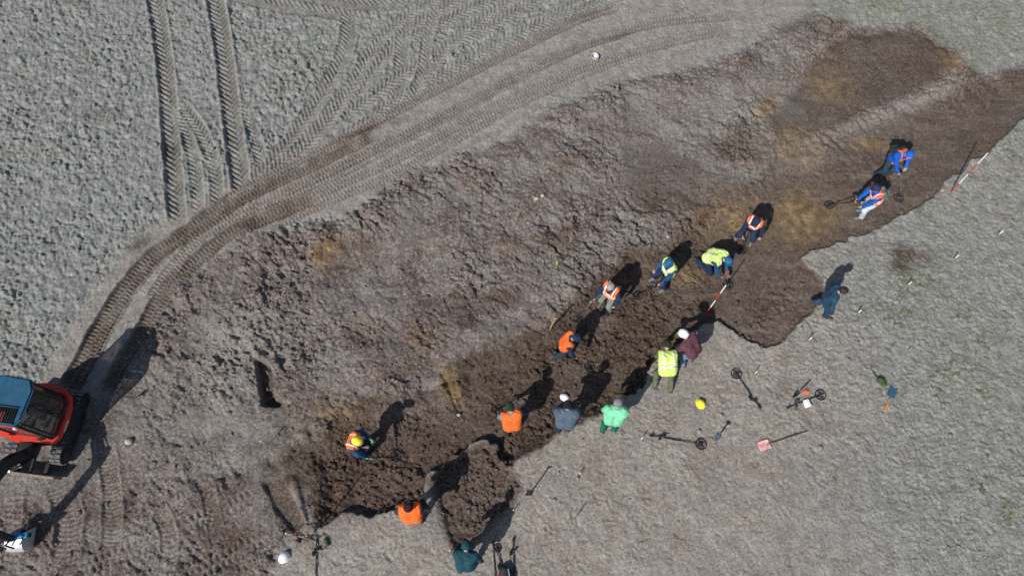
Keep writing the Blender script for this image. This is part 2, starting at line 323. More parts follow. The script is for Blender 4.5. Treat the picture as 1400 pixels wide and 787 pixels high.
prints(140, [(440, 770), (560, 740), (660, 760), (760, 700), (860, 600), (960, 560), (1060, 520), (1160, 440), (1240, 380), (1330, 300)], 5)
prints(50, [(700, 750), (850, 700), (1000, 640), (1150, 580), (1250, 480), (1330, 400)], 6)
prints(80, [(450, 660), (560, 600), (680, 560), (780, 500), (900, 410), (1000, 340), (1120, 280), (1220, 240), (1330, 170)], 8)
prints(45, [(700, 300), (850, 250), (1000, 180), (1150, 120), (1230, 90)], 9)
Z = (Z*inner + (1-inner)*.02*n_big).astype(np.float32)
print('terrain', round(time.time()-T0, 1))
# ------------------------------------------------------------ node helpers
class NT:
    def __init__(s, m):
        m.use_nodes = True; s.t = m.node_tree; s.b = s.t.nodes['Principled BSDF']
    def n(s, typ, **kw):
        o = s.t.nodes.new(typ)
        for k, v in kw.items(): setattr(o, k, v)
        return o
    def l(s, a, b): s.t.links.new(a, b)
    def noise(s, vec, scale, detail=3, rough=.6):
        o = s.n('ShaderNodeTexNoise'); o.inputs['Scale'].default_value = scale; o.inputs['Detail'].default_value = detail; o.inputs['Roughness'].default_value = rough
        s.l(vec, o.inputs['Vector']); return o.outputs['Fac']
    def ramp(s, f, a, b, lo=0., hi=1.):
        o = s.n('ShaderNodeMapRange'); o.interpolation_type = 'SMOOTHSTEP'
        for k, v in zip(('From Min', 'From Max', 'To Min', 'To Max'), (a, b, lo, hi)): o.inputs[k].default_value = v
        s.l(f, o.inputs['Value']); return o.outputs[0]
    def math(s, op, a, b):
        o = s.n('ShaderNodeMath', operation=op)
        for i, v in enumerate((a, b)):
            if isinstance(v, (int, float)): o.inputs[i].default_value = v
            else: s.l(v, o.inputs[i])
        return o.outputs[0]
    def mix(s, f, a, b, mode='MIX'):
        o = s.n('ShaderNodeMix', data_type='RGBA', blend_type=mode)
        for i, v in ((0, f), (6, a), (7, b)):
            if isinstance(v, (int, float)): o.inputs[i].default_value = v
            elif isinstance(v, tuple): o.inputs[i].default_value = (*v, 1)
            else: s.l(v, o.inputs[i])
        return o.outputs[2]
    def grey(s, f):
        o = s.n('ShaderNodeCombineColor')
        for i in range(3): s.l(f, o.inputs[i])
        return o.outputs[0]

# ------------------------------------------------------------ soil material: colour by soil type, grain by noise
def soil_material():
    m = bpy.data.materials.new('soil'); g = NT(m)
    tc = g.n('ShaderNodeTexCoord').outputs['Object']
    a1 = g.n('ShaderNodeAttribute', attribute_name='soil_a'); a2 = g.n('ShaderNodeAttribute', attribute_name='soil_b')
    s1 = g.n('ShaderNodeSeparateColor'); g.l(a1.outputs['Color'], s1.inputs[0]); s2 = g.n('ShaderNodeSeparateColor'); g.l(a2.outputs['Color'], s2.inputs[0])
    dark, spoil, road = s1.outputs; sand, green, track = s2.outputs
    nb = g.noise(tc, .55, 4); nm = g.noise(tc, 3.2, 4); ns = g.noise(tc, 14, 3); nf = g.noise(tc, 55, 2)
    crust = g.mix(g.ramp(nm, .35, .65), (.186, .190, .180), (.272, .278, .264))
    flat = g.mix(g.ramp(nm, .38, .62), (.232, .206, .182), (.335, .308, .278))
    tan = g.mix(g.ramp(nb, .4, .6), (.245, .213, .185), (.310, .277, .245))
    c = crust
    pch = g.noise(tc, 1.15, 5, .68)
    flat = g.mix(g.ramp(pch, .50, .66, 0, .75), g.mix(.5, flat, tan), (.215, .205, .190))
    flat = g.mix(g.ramp(pch, .46, .32, 0, .70), flat, (.185, .150, .122))
    flat = g.mix(g.ramp(g.noise(tc, 6.5, 4, .7), .56, .70, 0, .55), flat, (.150, .128, .108))
    flat = g.mix(g.ramp(g.noise(tc, 23, 3, .7), .60, .74, 0, .6), flat, (.42, .40, .37))
    crust = g.mix(g.ramp(g.noise(tc, 1.4, 5, .65), .52, .68, 0, .5), crust, (.185, .172, .152))
    crust = g.mix(g.ramp(g.noise(tc, 24, 3, .7), .60, .74, 0, .5), crust, (.40, .40, .385)); c = crust
    c = g.mix(a1.outputs['Alpha'], c, flat)
    sp = g.mix(g.ramp(ns, .35, .7), (.130, .100, .088), (.250, .208, .187))
    sp = g.mix(g.ramp(nm, .42, .66, 0, .6), sp, (.080, .057, .046))
    sp = g.mix(g.ramp(nb, .50, .72, 0, .35), sp, (.265, .236, .218))
    c = g.mix(spoil, c, sp)
    rd = g.mix(g.ramp(nm, .35, .68), (.225, .205, .186), (.300, .276, .252))
    c = g.mix(road, c, rd)
    c = g.mix(track, c, g.mix(g.ramp(ns, .35, .65), (.150, .126, .108), (.215, .185, .160)))
    dk = g.mix(g.ramp(ns, .35, .7), (.054, .038, .029), (.108, .078, .060))
    dk = g.mix(g.ramp(nm, .5, .75, 0, .5), dk, (.135, .102, .080))
    c = g.mix(dark, c, dk)
    gr = g.math('MULTIPLY', green, g.ramp(g.noise(tc, 5, 5, .75), .46, .62))
    c = g.mix(gr, c, (.185, .205, .140))
    v = g.n('ShaderNodeTexVoronoi'); v.inputs['Scale'].default_value = 9; g.l(tc, v.inputs['Vector'])
    speck = g.math('MULTIPLY', g.ramp(v.outputs['Distance'], .10, .05), g.ramp(g.noise(tc, 2.1, 2), .58, .62))
    c = g.mix(g.math('MULTIPLY', speck, .7), c, (.42, .40, .36))
    mp = g.n('ShaderNodeMapping'); mp.inputs['Rotation'].default_value = (0, 0, R(-28)); mp.inputs['Scale'].default_value = (.35, 2.2, 1); g.l(tc, mp.inputs['Vector'])
    streak = g.noise(mp.outputs[0], 1.6, 5, .6); even = a2.outputs['Alpha']
    c = g.mix(g.math('MULTIPLY', even, g.ramp(streak, .48, .72, 0, .55)), c, (.205, .165, .130))
    c = g.mix(g.math('MULTIPLY', even, g.ramp(streak, .50, .30, 0, .45)), c, (.072, .050, .038))
    sd = g.mix(g.ramp(nm, .35, .7), (.140, .092, .050), (.330, .235, .130))
    c = g.mix(g.math('MULTIPLY', sand, g.ramp(ns, .2, .55, .4, 1)), c, sd)
    c = g.mix(g.math('SUBTRACT', 1.0, g.math('MULTIPLY', even, .6)), c, g.grey(g.math('MULTIPLY', g.ramp(nf, .28, .72, .62, 1.38), g.ramp(ns, .28, .72,   .80, 1.20))), 'MULTIPLY')
    g.l(c, g.b.inputs['Base Color'])
    g.b.inputs['Roughness'].default_value = .95; g.b.inputs['Specular IOR Level'].default_value = .12
    bm = g.n('ShaderNodeBump'); bm.inputs['Strength'].default_value = .8; bm.inputs['Distance'].default_value = .018
    h = g.math('ADD', g.noise(tc, 28, 4, .7), g.math('MULTIPLY', g.noise(tc, 90, 2), .5))
    g.l(h, bm.inputs['Height']); g.l(bm.outputs[0], g.b.inputs['Normal'])
    return m
SOIL = soil_material()

# soil types, as masks over the terrain
def cl01(a): return np.clip(a, 0, 1).astype(np.float32)
m_dark = cl01(np.maximum.reduce([sst(-.1, .25, d_deep/np.maximum(wid*1.2, .12))*np.interp(X, [-7, 4, 6.5, 12], [1, .98, .80, .74]), sst(-.28, .05, d_patch)*.85, m_upper*.78, m_br2*.55, m_pitw*.6, m_slot*.9]))
for (px, py, r, a, s_, an) in [(1240, 350, .45, .85, 1.3, 0), (1232, 365, .35, .75, 1.2, 0), (1262, 352, .35, .6, 1.5, 0), (880, 345, .7, .5, 1.5, 10), (760, 330, .9, .30, 1.5, 20), (640, 440, .8, .45, 1.6, 30), (700, 460, .9, .5, 1.6, 30), (560, 500, .8, .35, 2, 20), (300, 420, .9, .2, 2, 0), (800, 20, .7, .5, 6, 22), (850, 48, .5, .5, 6, 20), (505, 175, 1.1, .55, 7, 24), (545, 165, .5, .4, 6, 24), (425, 222, .22, .7, 1, 0), (190, 335, .4, .6, 2, 45), (1280, 50, .5, .4, 2, -20), (1320, 65, .5, .3, 2, -40), (235, 205, .3, .35, 1, 0), (135, 155, .6, .25, 3, 5), (110, 100, .4, .2, 3, 5), (1115, 40, .8, .35, 2, 20),
                              (650, 632, .8, .6, 1.5, 20), (690, 655, .5, .4, 1, 0), (690, 610, .7, .6, 1.5, 30), (960, 470, .3, .3, 1, 0), (480, 700, .5, .4, 2, 10), (185, 680, .4, .5, 3, 85), (122, 705, .4, .5, 3, 80), (95, 640, .6, .3, 1, 0), (1070, 535, .3, .25, 2, 20), (750, 240, .7, .3, 2, 20), (600, 300, .8, .25, 2, 30), (430, 400, .8, .25, 1.5, 30), (410, 640, .7, .5, 1, 0), (380, 590, .5, .35, 1, 0)]:
    m_dark = cl01(np.maximum(m_dark, blob(px, py, r, s_, an)*a*(1+.9*n_mid)*1.3))
prox = sst(-3.2, .2, d_deep)
damp = m_spoil*.58*sst(.05, .55, .55*fbm(X, Y, 1.5, 141, 4)+.45*n_mid+.32*prox-.02)*sst(.1, .9, d_spoil)
ragged = sst(-.25, .45, d_deep+.40*n_mid+.35*n_big)*m_spoil*.62*(1-m_upper)
m_dark = cl01(np.maximum.reduce([m_dark, damp*(1-.6*m_upper), ragged, M_dk]))
for (px, py, r, a_, s_, an) in [(415, 640, 1.0, .85, 1.2, 60), (385, 690, .5, .6, 1, 0), (440, 600, .8, .6, 1.3, 20), (390, 560, .6, .45, 1, 0), (650, 660, 1.0, .7, 1.3, 40), (1000, 200, 1.3, .5, 1.5, 30), (930, 240, 1.2, .55, 1.6, 20)]:
    m_dark = cl01(np.maximum(m_dark, blob(px, py, r, s_, an)*a_*(1+.8*n_mid+.4*n_sm)))
m_dark = cl01(m_dark*(.93+.30*n_mid))
m_sand = np.zeros(X.shape, np.float32)
for (px, py, r, a, s_, an) in [(1052, 143, .55, .9, 2, 60), (1100, 292, 1.0, .75, 1.6, 25), (1085, 205, .7, .4, 1, 0), (1000, 300, 1.0, .45, 1.8, 25), (445, 345, .42, .8, 1.5, 60), (617, 528, .5, .95, 2.6, -65), (457, 565, .55, .35, 1, 0), (1135, 120, .7, .45, 1.2, 60), (1300, 85, .5, .45, 2, -40), (945, 372, .5, .3, 2, 20), (580, 470, .4, .2, 1, 0), (1190, 195, .6, .4, 2.5, 0), (500, 440, .4, .2, 1, 0), (700, 330, .5, .25, 2, 20)]:
    m_sand = np.maximum(m_sand, blob(px, py, r*1.1, s_, an)*min(1.2, a*1.45)*(1+.8*n_mid+.5*n_sm))
m_green = cl01(m_flat*np.clip(sst(8.0, 13.0, X+.25*(Y-6))*(.25+1.0*sst(.0, .55, n_big+.4*n_mid)), 0, 1) + d_field*left*.12*sst(.2, .6, n_big) + .25*blob(450, 90, 1.5)*d_field)
sp_mask = cl01(m_spoil*(1-.0*calm)*(1-.45*sst(.1, -.5, n_big)*calm)*sst(.0, .8, d_spoil*.9+.45+.2*n_mid)*(.80 + .35*n_mid))
lightsp = cl01(.75*blob(1000, 150, 1.6, 1.8, 30)+.7*blob(1085, 235, 1.1, 2, 30)+.6*blob(860, 140, 1.6, 2, 25)+.55*blob(330, 460, 1.2)+.5*blob(560, 560, .9, 2, 10)+.5*blob(300, 560, 1.6)+.95*blob(1200, 165, 1.3, 3.5, 22)+.9*blob(1275, 132, 1.2, 4, 25)+.6*blob(1110, 215, .9, 1.6, 30)+.5*blob(1090, 160, .5)+.5*blob(620, 560, .5)+.45*blob(700, 440, 1., 3, 30))
sp_mask = cl01(np.maximum.reduce([sp_mask*(1-.75*lightsp), m_deep*.9, sst(-.3, .1, d_patch)*.9, m_pitw*.9])); m_dark = cl01(m_dark*(1-.55*lightsp*(1+n_mid)))
MA = np.stack([m_dark, sp_mask, cl01(m_road*(1-.5*m_spoil)), cl01(np.clip(m_flat*(1-.85*sst(6.0, 11.0, X+.15*(6-Y)+1.8*n_big)*sst(14, 9, Y)-.7*sst(10, 14, Y))+lightsp*m_spoil, 0, 1))], -1).astype(np.float32)
MB_ = np.stack([cl01(m_sand), m_green, cl01(M_tr*.75), cl01(np.maximum(m_deep*(1-cl_tr), m_smooth*.6))], -1).astype(np.float32)

def Zat(x, y):
    r = np.interp(y, Yv, np.arange(NR)); c = np.interp(x/Wd(y), S, np.arange(NC))
    r0 = np.minimum(r.astype(int) if hasattr(r, 'astype') else int(r), NR-2); c0 = np.minimum(c.astype(int) if hasattr(c, 'astype') else int(c), NC-2)
    fr = r-r0; fc = c-c0
    return (Z[r0, c0]*(1-fc)+Z[r0, c0+1]*fc)*(1-fr) + (Z[r0+1, c0]*(1-fc)+Z[r0+1, c0+1]*fc)*fr
def Zmean(x, y, r=.12):
    return float(np.mean([Zat(x+a*r, y+b*r) for a in (-1, -.5, 0, .5, 1) for b in (-1, -.5, 0, .5, 1)]))
def gp(px, py, dz=0):
    """ground point seen at a photo pixel"""
    z = 0.
    for i in range(4):
        p = un(px, py, z+dz); z = float(Zat(p[0], p[1]))
    return Vector((p[0], p[1], z))

# ------------------------------------------------------------ objects
def tag(o, label=None, cat=None, group=None, kind=None):
    for k, v in (('label', label), ('category', cat), ('group', group), ('kind', kind)):
        if v: o[k] = v
    return o
def empty(name, loc, rz=0):
    o = bpy.data.objects.new(name, None); col.objects.link(o); o.location = loc; o.rotation_euler = (0, 0, rz); o.empty_display_size = .1
    return o
def mesh_np(name, V, F, mat, parent=None, smooth=True):
    """V (n,3), F (m,3 or 4)"""
    V = np.asarray(V, np.float32); F = np.asarray(F, np.int32)
    me = bpy.data.meshes.new(name); me.vertices.add(len(V)); me.vertices.foreach_set('co', V.ravel())
    k = F.shape[1]; me.loops.add(F.size); me.loops.foreach_set('vertex_index', F.ravel()); me.polygons.add(len(F))
    me.polygons.foreach_set('loop_start', np.arange(0, F.size, k, dtype=np.int32))
    me.polygons.foreach_set('use_smooth', np.full(len(F), smooth)); me.update(calc_edges=True); me.validate()
    me.materials.append(mat)
    o = bpy.data.objects.new(name, me); col.objects.link(o)
    if parent: o.parent = parent
    return o
idx = np.arange(NR*NC, dtype=np.int32).reshape(NR, NC)
F = np.stack([idx[:-1, :-1], idx[:-1, 1:], idx[1:, 1:], idx[1:, :-1]], -1).reshape(-1, 4)
ground = mesh_np('ground', np.stack([X, Y, Z], -1).reshape(-1, 3), F, SOIL)
for nm, A in (('soil_a', MA), ('soil_b', MB_)):
    at = ground.data.attributes.new(nm, 'FLOAT_COLOR', 'POINT'); at.data.foreach_set('color', A.reshape(-1))
tag(ground, kind='structure', label='bare soil ground with a shallow trench, spoil and wheel tracks')
del F
print('ground', round(time.time()-T0, 1), NR*NC)

# loose clods, one mesh of stuff, coloured by the soil they lie on
def ico():
    bm = bmesh.new(); bmesh.ops.create_icosphere(bm, subdivisions=1, radius=1)
    v = np.array([p.co for p in bm.verts]); f = np.array([[q.index for q in p.verts] for p in bm.faces]); bm.free(); return v, f
IV, IF = ico()
def scatter(weight, n, smin, smax, power=3.):
    wt = (weight*inner).ravel().astype(np.float64); wt /= wt.sum()
    k = rng.choice(wt.size, n, p=wt); r, c = np.unravel_index(k, (NR, NC))
    x = X[r, c]+rng.uniform(-.02, .02, n); y = Y[r, c]+rng.uniform(-.02, .02, n)
    s = smin+(smax-smin)*rng.random(n)**power
    return k, x, y, s
def clods(name, weight, n, smin, smax, mat, label, power=4., attrs=True):
    k, x, y, s = scatter(weight, n, smin, smax, power)
    z = Zat(x, y)
    th = rng.uniform(0, 6.28, n); ax = rng.uniform(.65, 1.25, (n, 3))*s[:, None]*np.array([1, 1, .75])
    jit = rng.uniform(.75, 1.2, (n, len(IV), 1))
    V = IV[None]*jit*ax[:, None, :]
    tl = rng.uniform(-.6, .6, n); c_, s_ = np.cos(tl)[:, None], np.sin(tl)[:, None]
    V = np.stack([V[..., 0], V[..., 1]*c_-V[..., 2]*s_, V[..., 1]*s_+V[..., 2]*c_], -1)
    c_, s_ = np.cos(th)[:, None], np.sin(th)[:, None]
    V = np.stack([V[..., 0]*c_-V[..., 1]*s_+x[:, None], V[..., 0]*s_+V[..., 1]*c_+y[:, None], V[..., 2]+(z+s*.12)[:, None]], -1)
    Fc = (IF[None]+(np.arange(n)*len(IV))[:, None, None]).reshape(-1, 3)
    o = mesh_np(name, V.reshape(-1, 3), Fc, mat, smooth=True)
    if attrs:
        for nm, A in (('soil_a', MA), ('soil_b', MB_)):
            at = o.data.attributes.new(nm, 'FLOAT_COLOR', 'POINT'); at.data.foreach_set('color', np.repeat(A.reshape(-1, 4)[k], len(IV), 0).ravel())
    tag(o, label, kind='stuff'); return o
cw = cl_tr*1.2 + m_patch*1.2 + (m_spoil*wild*.5 + .08*m_spoil)*(1-.85*calm)*(1-.8*m_smooth) + m_fieldL*.10 + .02*m_flat + sst(.3, 0, np.abs(d_deep))*.6*m_deep
clods('soil_clods', cw*(1-.8*m_road), 8500, .010, .080, SOIL, 'loose dark clods of dug soil scattered over the trench and spoil')
# ------------------------------------------------------------ materials for things
_mats = {}
def M(name, c, rough=.6, var=.18, scale=18, bump=.0, metal=0, spec=.4, bscale=120, dirt=0., bd=.004):
    if name in _mats: return _mats[name]
    m = bpy.data.materials.new(name); g = NT(m); tc = g.n('ShaderNodeTexCoord').outputs['Object']
    f = g.noise(tc, scale, 4)
    a = tuple(max(0, x*(1-var)) for x in c); b = tuple(min(1, x*(1+var)) for x in c)
    cc = g.mix(g.ramp(f, .3, .7), a, b)
    if dirt: cc = g.mix(g.ramp(g.noise(tc, 7, 5, .7), .5, .75, 0, dirt), cc, (.16, .125, .10))
    g.l(cc, g.b.inputs['Base Color']); g.b.inputs['Roughness'].default_value = rough; g.b.inputs['Metallic'].default_value = metal
    g.b.inputs['Specular IOR Level'].default_value = spec
    if bump:
        bm = g.n('ShaderNodeBump'); bm.inputs['Strength'].default_value = bump; bm.inputs['Distance'].default_value = bd
        g.l(g.noise(tc, bscale, 3), bm.inputs['Height']); g.l(bm.outputs[0], g.b.inputs['Normal'])
    _mats[name] = m; return m
def cloth(name, c): return M('cloth_'+name, c, .85, .24, 8, .9, 0, .15, 28, .22, .016)
SKIN = M('skin', (.55, .33, .25), .55, .08, 12, .2)
EYE = M('eye', (.03, .025, .02), .2)
ORANGE = cloth('orange', (.95, .165, .035)); HIVIS = cloth('lime', (.66, .97, .20)); REFL = M('reflective_tape', (.78, .78, .76), .35, .05)
NAVY = cloth('navy', (.018, .032, .075)); SLATE = cloth('slate', (.085, .120, .165)); TEAL = cloth('teal', (.012, .060, .085)); DKGREY = cloth('dark_grey', (.035, .038, .045))
BLACK = M('black_plastic', (.014, .015, .018), .45, .2, 30, .1); RUBBER = M('rubber', (.02, .02, .021), .8, .3, 20, .2, dirt=.25)
STEEL = M('steel', (.42, .42, .41), .4, .15, 25, .1, .9, dirt=.2); WOOD = M('ash_wood', (.42, .27, .13), .6, .2, 30, .2, dirt=.2); WHITEP = M('white_paint', (.80, .80, .78), .45, .05, 20, dirt=.08)
REDP = M('red_paint', (.62, .035, .022), .4, .1, 20, dirt=.06); YELP = M('yellow_plastic', (.85, .62, .03), .4, .08); BOOT = M('boot_leather', (.06, .045, .035), .7, .2, 20, .3, dirt=.4); GREYB = M('grey_boot', (.16, .17, .17), .7, .2, 20, .3, dirt=.4)

# ------------------------------------------------------------ solid shapes
class MB:
    def __init__(s): s.bm = bmesh.new()
    def box(s, c, size, rot=None, bev=0.0, seg=2):
        r = bmesh.ops.create_cube(s.bm, size=1.0); vs = r['verts']
        m = Matrix.Translation(Vector(c)) @ ((rot if rot is not None else Matrix.Identity(3)).to_4x4()) @ Matrix.Diagonal((*size, 1))
        bmesh.ops.transform(s.bm, matrix=m, verts=vs)
        if bev:
            es = list({e for v in vs for e in v.link_edges})
            bmesh.ops.bevel(s.bm, geom=es, offset=min(bev, min(size)*.45), segments=seg, affect='EDGES', profile=.5)
        return s
    def tube(s, pts, rad, n=8, caps=True):
        pts = [Vector(p) for p in pts]; rad = rad if isinstance(rad, (list, tuple)) else [rad]*len(pts); rings = []
        up_ = Vector((0, 0, 1))
        for i, p in enumerate(pts):
            d = (pts[min(i+1, len(pts)-1)]-pts[max(i-1, 0)]).normalized()
            a = d.cross(up_ if abs(d.z) < .9 else Vector((1, 0, 0))).normalized(); b = d.cross(a)
            rings.append([s.bm.verts.new(p+rad[i]*(math.cos(t)*a+math.sin(t)*b)) for t in (k*2*math.pi/n for k in range(n))])
        for r0, r1 in zip(rings[:-1], rings[1:]):
            for k in range(n): s.bm.faces.new((r0[k], r0[(k+1) % n], r1[(k+1) % n], r1[k]))
        if caps: s.bm.faces.new(rings[0]); s.bm.faces.new(rings[-1][::-1])
        return s
    def lathe(s, prof, n=20, mat=None, sx=1, sy=1):
        """prof: (r, z) pairs"""
        mat = mat or Matrix.Identity(4); rings = []
        for r, z in prof:
            rings.append([s.bm.verts.new(mat @ Vector((r*math.cos(t)*sx, r*math.sin(t)*sy, z))) for t in (k*2*math.pi/n for k in range(n))] if r > 1e-5 else [s.bm.verts.new(mat @ Vector((0, 0, z)))])
        for a, b in zip(rings[:-1], rings[1:]):
            for k in range(n):
                q = [a[k % len(a)], a[(k+1) % len(a)], b[(k+1) % len(b)], b[k % len(b)]]
                q = list(dict.fromkeys(q))
                if len(q) > 2: s.bm.faces.new(q)
        return s
    def ring(s, c, Rr, r, n=24, k=8, rot=None, a0=0, a1=2*math.pi):
        rot = rot if rot is not None else Matrix.Identity(3); c = Vector(c); full = abs(a1-a0-2*math.pi) < 1e-4
        rings = []
        for i in range(n if full else n+1):
            t = a0+(a1-a0)*i/n; d = Vector((math.cos(t), math.sin(t), 0))
            rings.append([s.bm.verts.new(c+rot @ (d*(Rr+r*math.cos(u))+Vector((0, 0, r*math.sin(u))))) for u in (j*2*math.pi/k for j in range(k))])
        for i in range(len(rings) if full else len(rings)-1):
            p, q = rings[i], rings[(i+1) % len(rings)]
            for j in range(k): s.bm.faces.new((p[j], p[(j+1) % k], q[(j+1) % k], q[j]))
        if not full: s.bm.faces.new(rings[0]); s.bm.faces.new(rings[-1][::-1])
        return s
    def prism(s, outline, z0, z1, mat=None, bev=0):
        mat = mat or Matrix.Identity(4)
        a = [s.bm.verts.new(mat @ Vector((x, y, z0))) for x, y in outline]; b = [s.bm.verts.new(mat @ Vector((x, y, z1))) for x, y in outline]
        fs = [s.bm.faces.new(a[::-1]), s.bm.faces.new(b)]
        n = len(a)
        for i in range(n): fs.append(s.bm.faces.new((a[i], a[(i+1) % n], b[(i+1) % n], b[i])))
        if bev: bmesh.ops.bevel(s.bm, geom=list(fs[1].edges)+list(fs[0].edges), offset=bev, segments=2, affect='EDGES')
        return s
    def build(s, name, mat, parent=None, smooth=True, off=None):
        bmesh.ops.recalc_face_normals(s.bm, faces=s.bm.faces)
        if off is not None: bmesh.ops.translate(s.bm, verts=s.bm.verts, vec=-Vector(off))
        me = bpy.data.meshes.new(name); s.bm.to_mesh(me); s.bm.free()
        me.materials.append(mat)
        if smooth:
            me.polygons.foreach_set('use_smooth', [True]*len(me.polygons)); me.set_sharp_from_angle(angle=R(38))
        o = bpy.data.objects.new(name, me); col.objects.link(o)
        if parent: o.parent = parent
        return o
def rotz(a): return Matrix.Rotation(a, 3, 'Z')
def frame(d, up_=(0, 0, 1)):
    """3x3 whose z axis is d"""
    z = Vector(d).normalized(); u = Vector(up_)
    if abs(z.dot(u)) > .95: u = Vector((0, 1, 0))
    x = u.cross(z).normalized(); y = z.cross(x)
    return Matrix((x, y, z)).transposed()

# ------------------------------------------------------------ soft bodies from blended tapered capsules
def surface(prims, vox, k=.03, wrinkle=0., cut=None, seed=0):
    """prims: (a, b, ra, rb[, sign]) ; returns V, F of the blended surface (surface nets)"""
    A = np.array([[*p[0]] for p in prims], float); B = np.array([[*p[1]] for p in prims], float)
    ra = np.array([p[2] for p in prims]); rb = np.array([p[3] for p in prims]); rm = np.maximum(ra, rb)
    pos = [i for i, p in enumerate(prims) if len(p) < 5]
    lo = np.min(np.minimum(A, B)[pos]-rm[pos, None], 0)-3*vox; hi = np.max(np.maximum(A, B)[pos]+rm[pos, None], 0)+3*vox
    n = np.ceil((hi-lo)/vox).astype(int)+1
    ax = [lo[i]+vox*np.arange(n[i]) for i in range(3)]
    Fd = np.full(n, .2, np.float32)
    for i in range(len(prims)):
        a, b = A[i], B[i]; pad = rm[i]+k+2.5*vox
        i0 = np.clip(np.floor((np.minimum(a, b)-pad-lo)/vox).astype(int), 0, n-1); i1 = np.clip(np.ceil((np.maximum(a, b)+pad-lo)/vox).astype(int)+1, 1, n)
        x = ax[0][i0[0]:i1[0], None, None]-a[0]; y = ax[1][None, i0[1]:i1[1], None]-a[1]; z = ax[2][None, None, i0[2]:i1[2]]-a[2]
        e = b-a; L2 = max(e@e, 1e-9); t = np.clip((x*e[0]+y*e[1]+z*e[2])/L2, 0, 1)
        d = np.sqrt((x-t*e[0])**2+(y-t*e[1])**2+(z-t*e[2])**2)-(ra[i]+(rb[i]-ra[i])*t)
        sl_ = tuple(slice(i0[j], i1[j]) for j in range(3)); f = Fd[sl_]
        if len(prims[i]) > 4: f = np.maximum(f, -d)
        else:
            h = np.maximum(k-np.abs(f-d), 0)/k; f = np.minimum(f, d)-h*h*k*.25
        Fd[sl_] = f
    gx, gy, gz = np.meshgrid(*ax, indexing='ij', sparse=True)
    if wrinkle:
        Fd = Fd + wrinkle*(1.5*np.sin(gx*31+gz*47+3*np.sin(gy*9+seed)+seed)*np.sin(gy*37-gz*19+2*seed) + .9*np.sin(gz*72+gx*41*np.sin(seed)+gy*29+2*np.sin(gx*17+seed))).astype(np.float32)
    if cut is not None: Fd = np.maximum(Fd, cut(gx, gy, gz).astype(np.float32))
    return nets(Fd, lo, vox)
def nets(Fd, lo, vox):
    s = Fd < 0; nx_, ny_, nz_ = Fd.shape
    c = [s[i:nx_-1+i, j:ny_-1+j, k:nz_-1+k] for i in (0, 1) for j in (0, 1) for k in (0, 1)]
    cnt = sum(q.astype(np.int8) for q in c); act = (cnt > 0) & (cnt < 8)
    ii = np.argwhere(act); vid = np.full(act.shape, -1, np.int32); vid[act] = np.arange(len(ii))
    P = np.zeros((len(ii), 3)); Wt = np.zeros(len(ii))
    cor = [(i, j, k) for i in (0, 1) for j in (0, 1) for k in (0, 1)]
    for p in range(8):
        for q in range(p+1, 8):
            if sum(abs(cor[p][m]-cor[q][m]) for m in range(3)) != 1: continue
            f0 = Fd[tuple((ii+cor[p]).T)]; f1 = Fd[tuple((ii+cor[q]).T)]
            m = (f0 < 0) != (f1 < 0); t = np.where(m, f0/np.where(m, f0-f1, 1), 0)
            pt = np.array(cor[p])+t[:, None]*(np.array(cor[q])-np.array(cor[p]))
            P += pt*m[:, None]; Wt += m
    V = lo+vox*(ii+P/np.maximum(Wt, 1)[:, None])
    Fs = []
    for axx in range(3):
        o = [1, 2] if axx == 0 else ([2, 0] if axx == 1 else [0, 1])
        sl0 = [slice(1, -1)]*3; sl0[axx] = slice(0, -1); sl1 = [slice(1, -1)]*3; sl1[axx] = slice(1, None)
        a = s[tuple(sl0)]; b = s[tuple(sl1)]; ch = np.argwhere(a != b)
        if not len(ch): continue
        inside = a[tuple(ch.T)]
        off = np.ones(3, int); off[axx] = 0; g = ch+off
        d1 = np.zeros(3, int); d1[o[0]] = 1; d2 = np.zeros(3, int); d2[o[1]] = 1
        q = np.stack([vid[tuple((g-d1-d2).T)], vid[tuple((g-d2).T)], vid[tuple(g.T)], vid[tuple((g-d1).T)]], -1)
        q[~inside] = q[~inside][:, ::-1]; Fs.append(q)
    return V, np.concatenate(Fs)

# ------------------------------------------------------------ people
def rx(a): return np.array([[1, 0, 0], [0, math.cos(a), -math.sin(a)], [0, math.sin(a), math.cos(a)]])
def ry(a): return np.array([[math.cos(a), 0, math.sin(a)], [0, 1, 0], [-math.sin(a), 0, math.cos(a)]])
def rzm(a): return np.array([[math.cos(a), -math.sin(a), 0], [math.sin(a), math.cos(a), 0], [0, 0, 1]])
def ik(a, b, l1, l2, pole):
    """middle joint of a two-bone limb from a to b, bending towards pole"""
    a = np.array(a, float); b = np.array(b, float); d = b-a; L = np.linalg.norm(d)
    if L > (l1+l2)*.995: b = a+d/L*(l1+l2)*.995; d = b-a; L = np.linalg.norm(d)
    u = d/L; x = (l1*l1-l2*l2+L*L)/(2*L); h = math.sqrt(max(l1*l1-x*x, 0))
    p = np.array(pole, float); p = p-u*(p@u); p /= np.linalg.norm(p)+1e-9
    return a+u*x+p*h, b
class Obj: pass
def pj(p):
    c_, s_ = math.cos(TILT), math.sin(TILT); z = p.z-CAM_H; k = p.y*s_-z*c_
    return (round(700+FPX*p.x/k), round(393.5-FPX*(p.y*c_+z*s_)/k))
